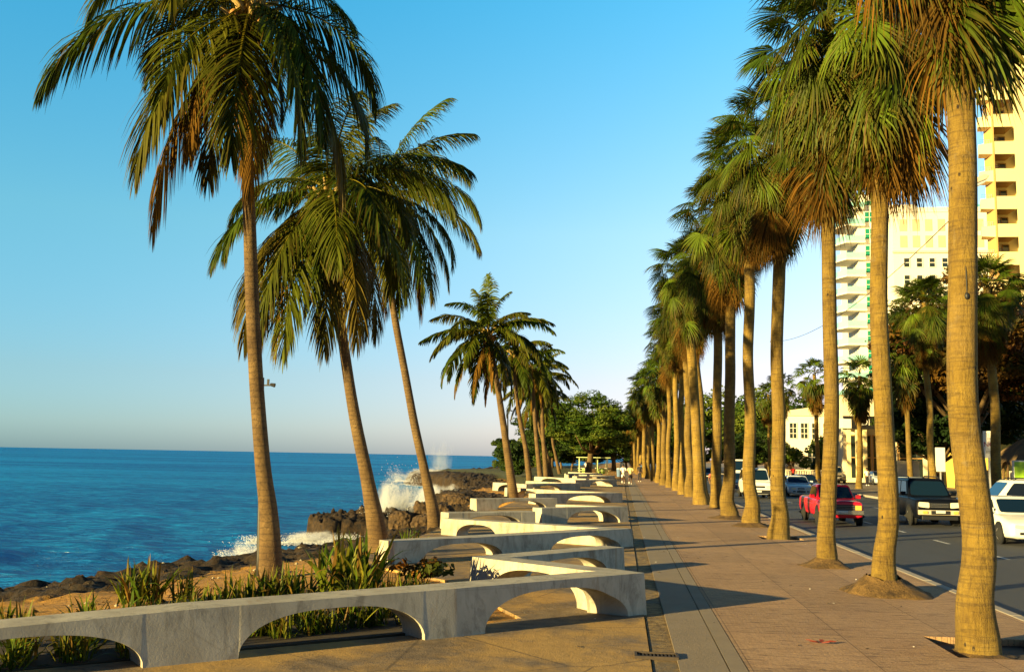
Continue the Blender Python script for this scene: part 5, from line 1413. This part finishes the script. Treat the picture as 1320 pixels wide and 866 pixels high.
        for s in range(3): fr('grille_bar', 0, zt0 - .22 + s * .06, wf * .8, .018, M['chrome'], d=.06)
        bp = fr('bumper', 0, zl + .25, wf * 2.06, .19, M['paint_tan'] if paint == 'black' else P, d=.14)
        fr('air_intake', 0, zl + .25, wf * .9, .15, M['black_trim'], d=.16)
        fr('skid_plate', 0, zl + .04, wf * 1.7, .16, M['black_trim'], d=.06)
        fr('number_plate', 0, zl + .28, .36, .12, M['plate'], d=.18)
    elif front == 'pickup':
        fr('grille', 0, zt0 - .18, wf * 1.3, .22, M['black_trim'], d=.04)
        for s in range(3): fr('grille_bar', 0, zt0 - .25 + s * .065, wf * 1.25, .016, M['steel_rim'], d=.055)
        for s in (-1, 1):
            fr('headlight', s * wf * .80, zt0 - .18, wf * .32, .18, M['amber'], d=.06)
        fr('bumper', 0, zl + .16, wf * 2.08, .17, M['chrome'], d=.13)
        fr('number_plate', 0, zl + .17, .36, .12, M['plate'], d=.16)
    elif front == 'van':
        for s in (-1, 1): fr('headlight', s * wf * .78, zt0 - .2, wf * .36, .18, M['headlight'], d=.05)
        fr('grille', 0, zt0 - .2, wf * 1.05, .12, M['black_trim'], d=.035)
        fr('bumper', 0, zl + .14, wf * 2.05, .24, M['black_trim'], d=.1)
        fr('number_plate', 0, zl + .16, .36, .12, M['plate'], d=.13)
    for s in (-1, 1):
        mm = MB(); p = cabp(.05, .12, s)
        mm.box((p.x + s * .16, p.y + .02, p.z + .06), (.20, .1, .15)); mm.box((p.x + s * .04, p.y + .02, p.z + .01), (.1, .04, .05))
        mm.build('mirror', P, root, bevel=.03)
    if rails:
        for s in (-1, 1):
            MB().tube([(s * tw_ * .86, f1 + .15, H - .02), (s * tw_ * .86, f1 + .3, H + .06), (s * tw_ * .86, r1 - .3, H + .06), (s * tw_ * .86, r1 - .15, H - .02)], .025, 6).build('roof_rail', M['black_trim'], root)
    if bed:
        mb = MB(); y0, y1, zt_ = bed
        mb.box((0, (y0 + y1) / 2, zt_ + .006), (W * .82, y1 - y0 - .12, .012)); mb.build('bed_liner', M['black_trim'], root)
    return root

def sedan(label, loc, paint, rz=0, W=1.76, **kw):
    return car(label, 'car', loc, rz, paint, W, 1.44, 4.5, [(0, .25, .64, .80), (.10, .20, .70, .93), (.45, .18, .77, .99), (1.15, .18, .90, 1.0), (1.9, .18, .94, 1.0), (3.3, .18, .97, 1.0), (4.1, .22, .98, .97), (4.42, .26, .90, .90), (4.5, .34, .72, .82)],
               (1.05, 1.85, 3.15, 3.95), .93, (.82, 3.5), **kw)
def suv(label, loc, paint, rz=0, **kw):
    return car(label, 'suv', loc, rz, paint, 1.86, 1.84, 4.6, [(0, .30, .98, .86), (.09, .28, 1.04, .96), (.5, .28, 1.09, 1.0), (1.25, .28, 1.13, 1.0), (3.0, .28, 1.14, 1.0), (4.3, .3, 1.14, .98), (4.55, .34, 1.1, .94), (4.6, .42, .95, .9)],
               (1.15, 1.75, 4.2, 4.5), 1.12, (.85, 3.55), wr=.37, tw=.24, name='suv', front='suv', rails=True, side_split=(.36, .68), **kw)
RZ = -.13
suv('black suv with a tan bumper and bright headlamps in the middle lane', (12.4, 41.0, RZ), 'black')
sedan('white sedan with its dark windscreen at the right edge of the photo', (12.65, 32.3, RZ), 'white')
car('red pickup truck with amber headlamps and a chrome bumper in the near lane', 'pickup truck', (8.5, 40.0, RZ), 0, 'red', 1.66, 1.55, 4.7,
    [(0, .36, .88, .90), (.05, .30, .92, .97), (.5, .30, .95, 1.0), (1.2, .30, .98, 1.0), (2.9, .30, 1.0, 1.0), (4.6, .34, 1.0, 1.0), (4.7, .4, .96, .98)], (1.15, 1.62, 2.75, 2.95), .98, (.72, 3.65), wr=.34, name='pickup_truck', front='pickup', rim='steel_rim', side_split=(), bed=(3.05, 4.65, 1.03))
sedan('pale blue-white sedan in the middle lane, seen between the third and fourth kerbside trunks', (12.45, 71.5, RZ), 'pale')
VS = [(0, .30, .95, .88), (.06, .26, 1.02, .96), (.35, .26, 1.12, 1.0), (.8, .26, 1.15, 1.0), (3.6, .26, 1.15, 1.0), (4.3, .3, 1.12, .98), (4.4, .36, 1.05, .94)]
car('white delivery van behind the fifth kerbside trunk', 'van', (8.9, 66.5, RZ), 0, 'white', 1.72, 1.95, 4.4, VS, (.3, .95, 4.15, 4.35), 1.12, (.75, 3.45), wr=.31, name='van', front='van', side_split=(.33, .66))
sedan('dark blue sedan following the white van', (9.6, 80, RZ), 'blue')
car('tall white minibus farther up the avenue above the blue sedan', 'minibus', (12.7, 108, RZ), 0, 'white', 2.0, 2.55, 5.6, [(0, .34, 1.1, .92), (.06, .3, 1.2, .97), (.3, .3, 1.3, 1.0), (5.3, .3, 1.35, 1.0), (5.6, .4, 1.3, .96)], (.15, .5, 5.3, 5.5), 1.3, (.95, 4.4), wr=.36, name='minibus', front='van', side_split=(.25, .5, .75))
sedan('small dark car far up the avenue, its windscreen pale blue', (10.4, 122, RZ), 'dark')
sedan('dark car close behind the pale blue-white sedan', (14.6, 80, RZ), 'dark')
suv('white suv with dark windows standing sideways behind the white sedan', (14.1, 43.8, RZ), 'white', -PI / 2)
sedan('dark sedan parked on the far forecourt beside the columns', (27.2, 108, 0), 'silver')
suv('tan jeep parked on the far forecourt left of the shop columns', (23.4, 112, 0), 'tan')
sedan('silver car parked on the far side behind the black suv', (19.5, 66, 0), 'silver', .3)

# ------------------------------------------------------------------ people
def skinny(name, chains, mat, parent, sub=2):
    """one continuous skinned surface from a joint tree: chains = list of (list of (point, radius), start index or None)"""
    V = []; E = []; Rr = []
    for pts, st in chains:
        prev = st
        for p, r in pts:
            V.append(p); Rr.append(r); i = len(V) - 1
            if prev is not None: E.append((prev, i))
            prev = i
    me = bpy.data.meshes.new(name); me.from_pydata(V, E, []); me.materials.append(mat)
    o = link(name, me, parent)
    m = o.modifiers.new('skin', 'SKIN'); m.use_smooth_shade = True
    for i, d in enumerate(me.skin_vertices[0].data):
        d.radius = (Rr[i], Rr[i]); d.use_root = (i == 0)
    s = o.modifiers.new('sub', 'SUBSURF'); s.levels = sub; s.render_levels = sub
    return o

def person(loc, rz, label, top, bottom, pose='stand', sc=1.0, legs_bare=True, group=None):
    root = empty('person', loc, rz, label, 'person', group); root.scale = (sc,) * 3
    run = pose == 'run'
    lk = Vector((-.10, -.28, .56)) if run else Vector((-.10, -.03, .50)); la = Vector((-.10, -.12, .16)) if run else Vector((-.11, 0, .09)); lt = la + Vector((0, -.17, -.04))
    rk = Vector((.10, .04, .48)) if run else Vector((.10, -.03, .50)); ra = Vector((.10, .38, .30)) if run else Vector((.11, .02, .09)); rt = ra + (Vector((0, .05, -.16)) if run else Vector((0, -.18, -.05)))
    le = Vector((-.27, .12, 1.12)) if run else Vector((-.26, .03, 1.14)); lw = Vector((-.24, -.14, 1.10)) if run else Vector((-.27, -.08, .90))
    re = Vector((.27, -.04, 1.12)) if run else Vector((.26, .03, 1.14)); rw = Vector((.24, -.28, 1.22)) if run else Vector((.27, -.06, .90))
    def hand(w, e):
        d = (w - e).normalized(); return [(w + d * .05, .038), (w + d * .11, .034), (w + d * .16, .018)]
    body = [([((0, 0, .95), .135), ((0, .01, 1.12), .125), ((0, 0, 1.30), .145), ((0, 0, 1.42), .09), ((0, -.01, 1.50), .055), ((0, -.02, 1.60), .098), ((0, -.015, 1.69), .092), ((0, -.01, 1.75), .05)], None),
            ([((-.10, 0, .88), .095), (lk, .062), (la, .042), (lt, .034)], 0), ([((.10, 0, .88), .095), (rk, .062), (ra, .042), (rt, .034)], 0),
            ([((-.19, 0, 1.40), .062), (le, .045), (lw, .032)] + hand(lw, le), 3), ([((.19, 0, 1.40), .062), (re, .045), (rw, .032)] + hand(rw, re), 3)]
    skinny('body', body, M['skin'], root)
    sl = .9
    skinny('shirt', [([((0, 0, .90), .16), ((0, .01, 1.10), .15), ((0, 0, 1.30), .172), ((0, 0, 1.43), .10)], None), ([((-.19, 0, 1.39), .085), (Vector((-.19, 0, 1.39)).lerp(le, .7), .07)], 3), ([((.19, 0, 1.39), .085), (Vector((.19, 0, 1.39)).lerp(re, .7), .07)], 3)], M['cloth_' + top], root)
    k = .75 if legs_bare else 1.0
    def leg(s, kn, an):
        c = [((s * .10, 0, .86), .115), (Vector((s * .10, 0, .86)).lerp(kn, k), .095)]
        if not legs_bare: c += [(an + Vector((0, 0, .05)), .062)]
        return c
    skinny('trousers' if not legs_bare else 'shorts', [([((0, 0, .97), .15), ((0, 0, .90), .15)], None), (leg(-1, lk, la), 1), (leg(1, rk, ra), 1)], M['cloth_' + bottom], root)
    MB().ball((0, .012, 1.695), (.105, .118, .10), 12, 8).build('hair', M['hair'], root, smooth=True)
    sh = MB()
    for a, t in ((la, lt), (ra, rt)):
        c = (a + t) / 2; sh.ball((c.x, c.y, c.z - .02), (.052, .13, .06) if not (run and a is ra) else (.052, .06, .12), 10, 6)
    sh.build('shoes', M['cloth_white'], root, smooth=True)
    fc = MB()
    for s in (-1, 1): fc.ball((s * .035, -.112, 1.635), .012, 6, 5)
    fc.build('eyes', M['black_trim'], root)
    fc = MB(); fc.ball((0, -.122, 1.605), (.016, .024, .026), 8, 6); fc.ball((0, -.103, 1.565), (.03, .012, .008), 8, 5)
    for s in (-1, 1): fc.ball((s * .098, -.01, 1.615), (.014, .03, .035), 8, 6)
    fc.build('face_features', M['skin'], root, smooth=True)
    return root
person((.25, 90.5, 0), PI, 'jogger in a white shirt running away on the left side of the path', 'white', 'white', 'run', group='joggers on the path')
person((.85, 88, 0), PI, 'jogger in a yellow shirt and black shorts running away beside the white-shirted one', 'yellow', 'dark', 'run', group='joggers on the path')
person((1.9, 101, 0), PI, 'walker in dark clothes a little ahead of the joggers', 'dark', 'dark', legs_bare=False)
person((24.8, 105, 0), .2, 'person in a pale shirt and dark trousers standing on the far pavement near the columns', 'white', 'dark', legs_bare=False)
person((6.35, 71, RZ), .4, 'person in a coral shirt standing at the kerb behind the bent-footed trunk', 'coral', 'dark', legs_bare=False)
person((19.5, 117, 0), .1, 'person in red on the far pavement above the roof of the pale sedan', 'red', 'dark', legs_bare=False)
person((2.6, 128, 0), .3, 'tiny distant walker in blue at the end of the path', 'blue', 'dark', legs_bare=False)
person((-5.0, 146.5, 0), .3, 'person in white standing at the left lime shelter', 'white', 'dark', legs_bare=False)

# ------------------------------------------------------------------ sky, sun, camera
SUN_EL = 10.0
to_sun = Vector((-.748, -.664, math.tan(R(SUN_EL)))).normalized()
w = bpy.data.worlds.new('World'); S.world = w; w.use_nodes = True
nt = w.node_tree; nt.nodes.clear()
out = nt.nodes.new('ShaderNodeOutputWorld'); bg = nt.nodes.new('ShaderNodeBackground')
sky = nt.nodes.new('ShaderNodeTexSky'); sky.sky_type = 'NISHITA'; sky.sun_disc = False
sky.sun_elevation = R(SUN_EL); sky.sun_rotation = math.atan2(to_sun.x, to_sun.y)
sky.altitude = 0; sky.air_density = 1.0; sky.dust_density = .3; sky.ozone_density = 4.5
# hazy horizon band, and the deeper band of sky at right angles to the sun
def wn(t, **k):
    n_ = nt.nodes.new(t)
    for a_, b_ in k.items(): setattr(n_, a_, b_)
    return n_
tc = wn('ShaderNodeTexCoord'); nv = wn('ShaderNodeVectorMath', operation='NORMALIZE'); nt.links.new(tc.outputs['Generated'], nv.inputs[0])
sx = wn('ShaderNodeSeparateXYZ'); nt.links.new(nv.outputs[0], sx.inputs[0])
rp = wn('ShaderNodeValToRGB'); nt.links.new(sx.outputs[2], rp.inputs[0]); el_ = rp.color_ramp.elements
SK = [(0.0, (3.1, 1.82, 2.2)), (.025, (4.3, 2.05, 2.1)), (.075, (5.3, 2.2, 1.85)), (.22, (6.3, 3.2, 2.05)), (.43, (3.4, 3.9, 2.75)), (.7, (.7, .6, .6)), (1.0, (.38, .38, .43))]
while len(el_) < len(SK): el_.new(.5)
for e_, (p_, c_) in zip(el_, SK): e_.position = p_; e_.color = (*c_, 1)
dt = wn('ShaderNodeVectorMath', operation='DOT_PRODUCT'); nt.links.new(nv.outputs[0], dt.inputs[0]); dt.inputs[1].default_value = to_sun
sq = wn('ShaderNodeMath', operation='MULTIPLY'); nt.links.new(dt.outputs['Value'], sq.inputs[0]); nt.links.new(dt.outputs['Value'], sq.inputs[1])
pm = wn('ShaderNodeMix', data_type='RGBA'); nt.links.new(sq.outputs[0], pm.inputs[0]); pm.inputs[6].default_value = (.27, .72, .84, 1); pm.inputs[7].default_value = (1, 1, 1, 1)
sd_ = wn('ShaderNodeMapRange'); nt.links.new(dt.outputs['Value'], sd_.inputs[0]); sd_.inputs[1].default_value = .0; sd_.inputs[2].default_value = .55
rm = wn('ShaderNodeMix', data_type='RGBA'); nt.links.new(sd_.outputs[0], rm.inputs[0]); nt.links.new(rp.outputs[0], rm.inputs[6]); rm.inputs[7].default_value = (.34, .38, .48, 1)
m1 = wn('ShaderNodeVectorMath', operation='MULTIPLY'); nt.links.new(sky.outputs[0], m1.inputs[0]); nt.links.new(rm.outputs[2], m1.inputs[1])
m2 = wn('ShaderNodeVectorMath', operation='MULTIPLY'); nt.links.new(m1.outputs[0], m2.inputs[0]); nt.links.new(pm.outputs[2], m2.inputs[1])
nt.links.new(m2.outputs[0], bg.inputs[0])
bg.inputs[1].default_value = .053
nt.links.new(bg.outputs[0], out.inputs[0])
sd = bpy.data.lights.new('sun', 'SUN'); sd.energy = 5.0; sd.angle = R(.5); sd.color = (1.0, .77, .31)
so = bpy.data.objects.new('sun', sd); COL.objects.link(so); so.rotation_euler = (-to_sun).to_track_quat('-Z', 'Y').to_euler()
so.location = to_sun * 200

cd = bpy.data.cameras.new('camera'); cam = bpy.data.objects.new('camera', cd); COL.objects.link(cam); S.camera = cam
cd.sensor_width = 36; cd.lens = 35.0; cd.clip_start = .1; cd.clip_end = 40000
F_ = Vector((-0.10908098, 0.98680359, 0.11966624)); R_ = Vector((0.99401905, 0.10765133, 0.0183665)); U_ = Vector((-0.0052419, -0.12095396, 0.99264428))
Mx = Matrix(((R_.x, U_.x, -F_.x, 0), (R_.y, U_.y, -F_.y, 0), (R_.z, U_.z, -F_.z, 2.3), (0, 0, 0, 1)))
cam.matrix_world = Mx

vs_ = S.view_settings
vs_.view_transform = 'Standard'; vs_.look = 'None'; vs_.exposure = 1.47; vs_.gamma = 1.0; vs_.use_curve_mapping = False
S.render.engine = 'CYCLES'
S.cycles.max_bounces = 6; S.cycles.diffuse_bounces = 2; S.cycles.volume_bounces = 2; S.cycles.glossy_bounces = 3; S.cycles.transmission_bounces = 3
S.cycles.use_denoising = True
S.render.film_transparent = False
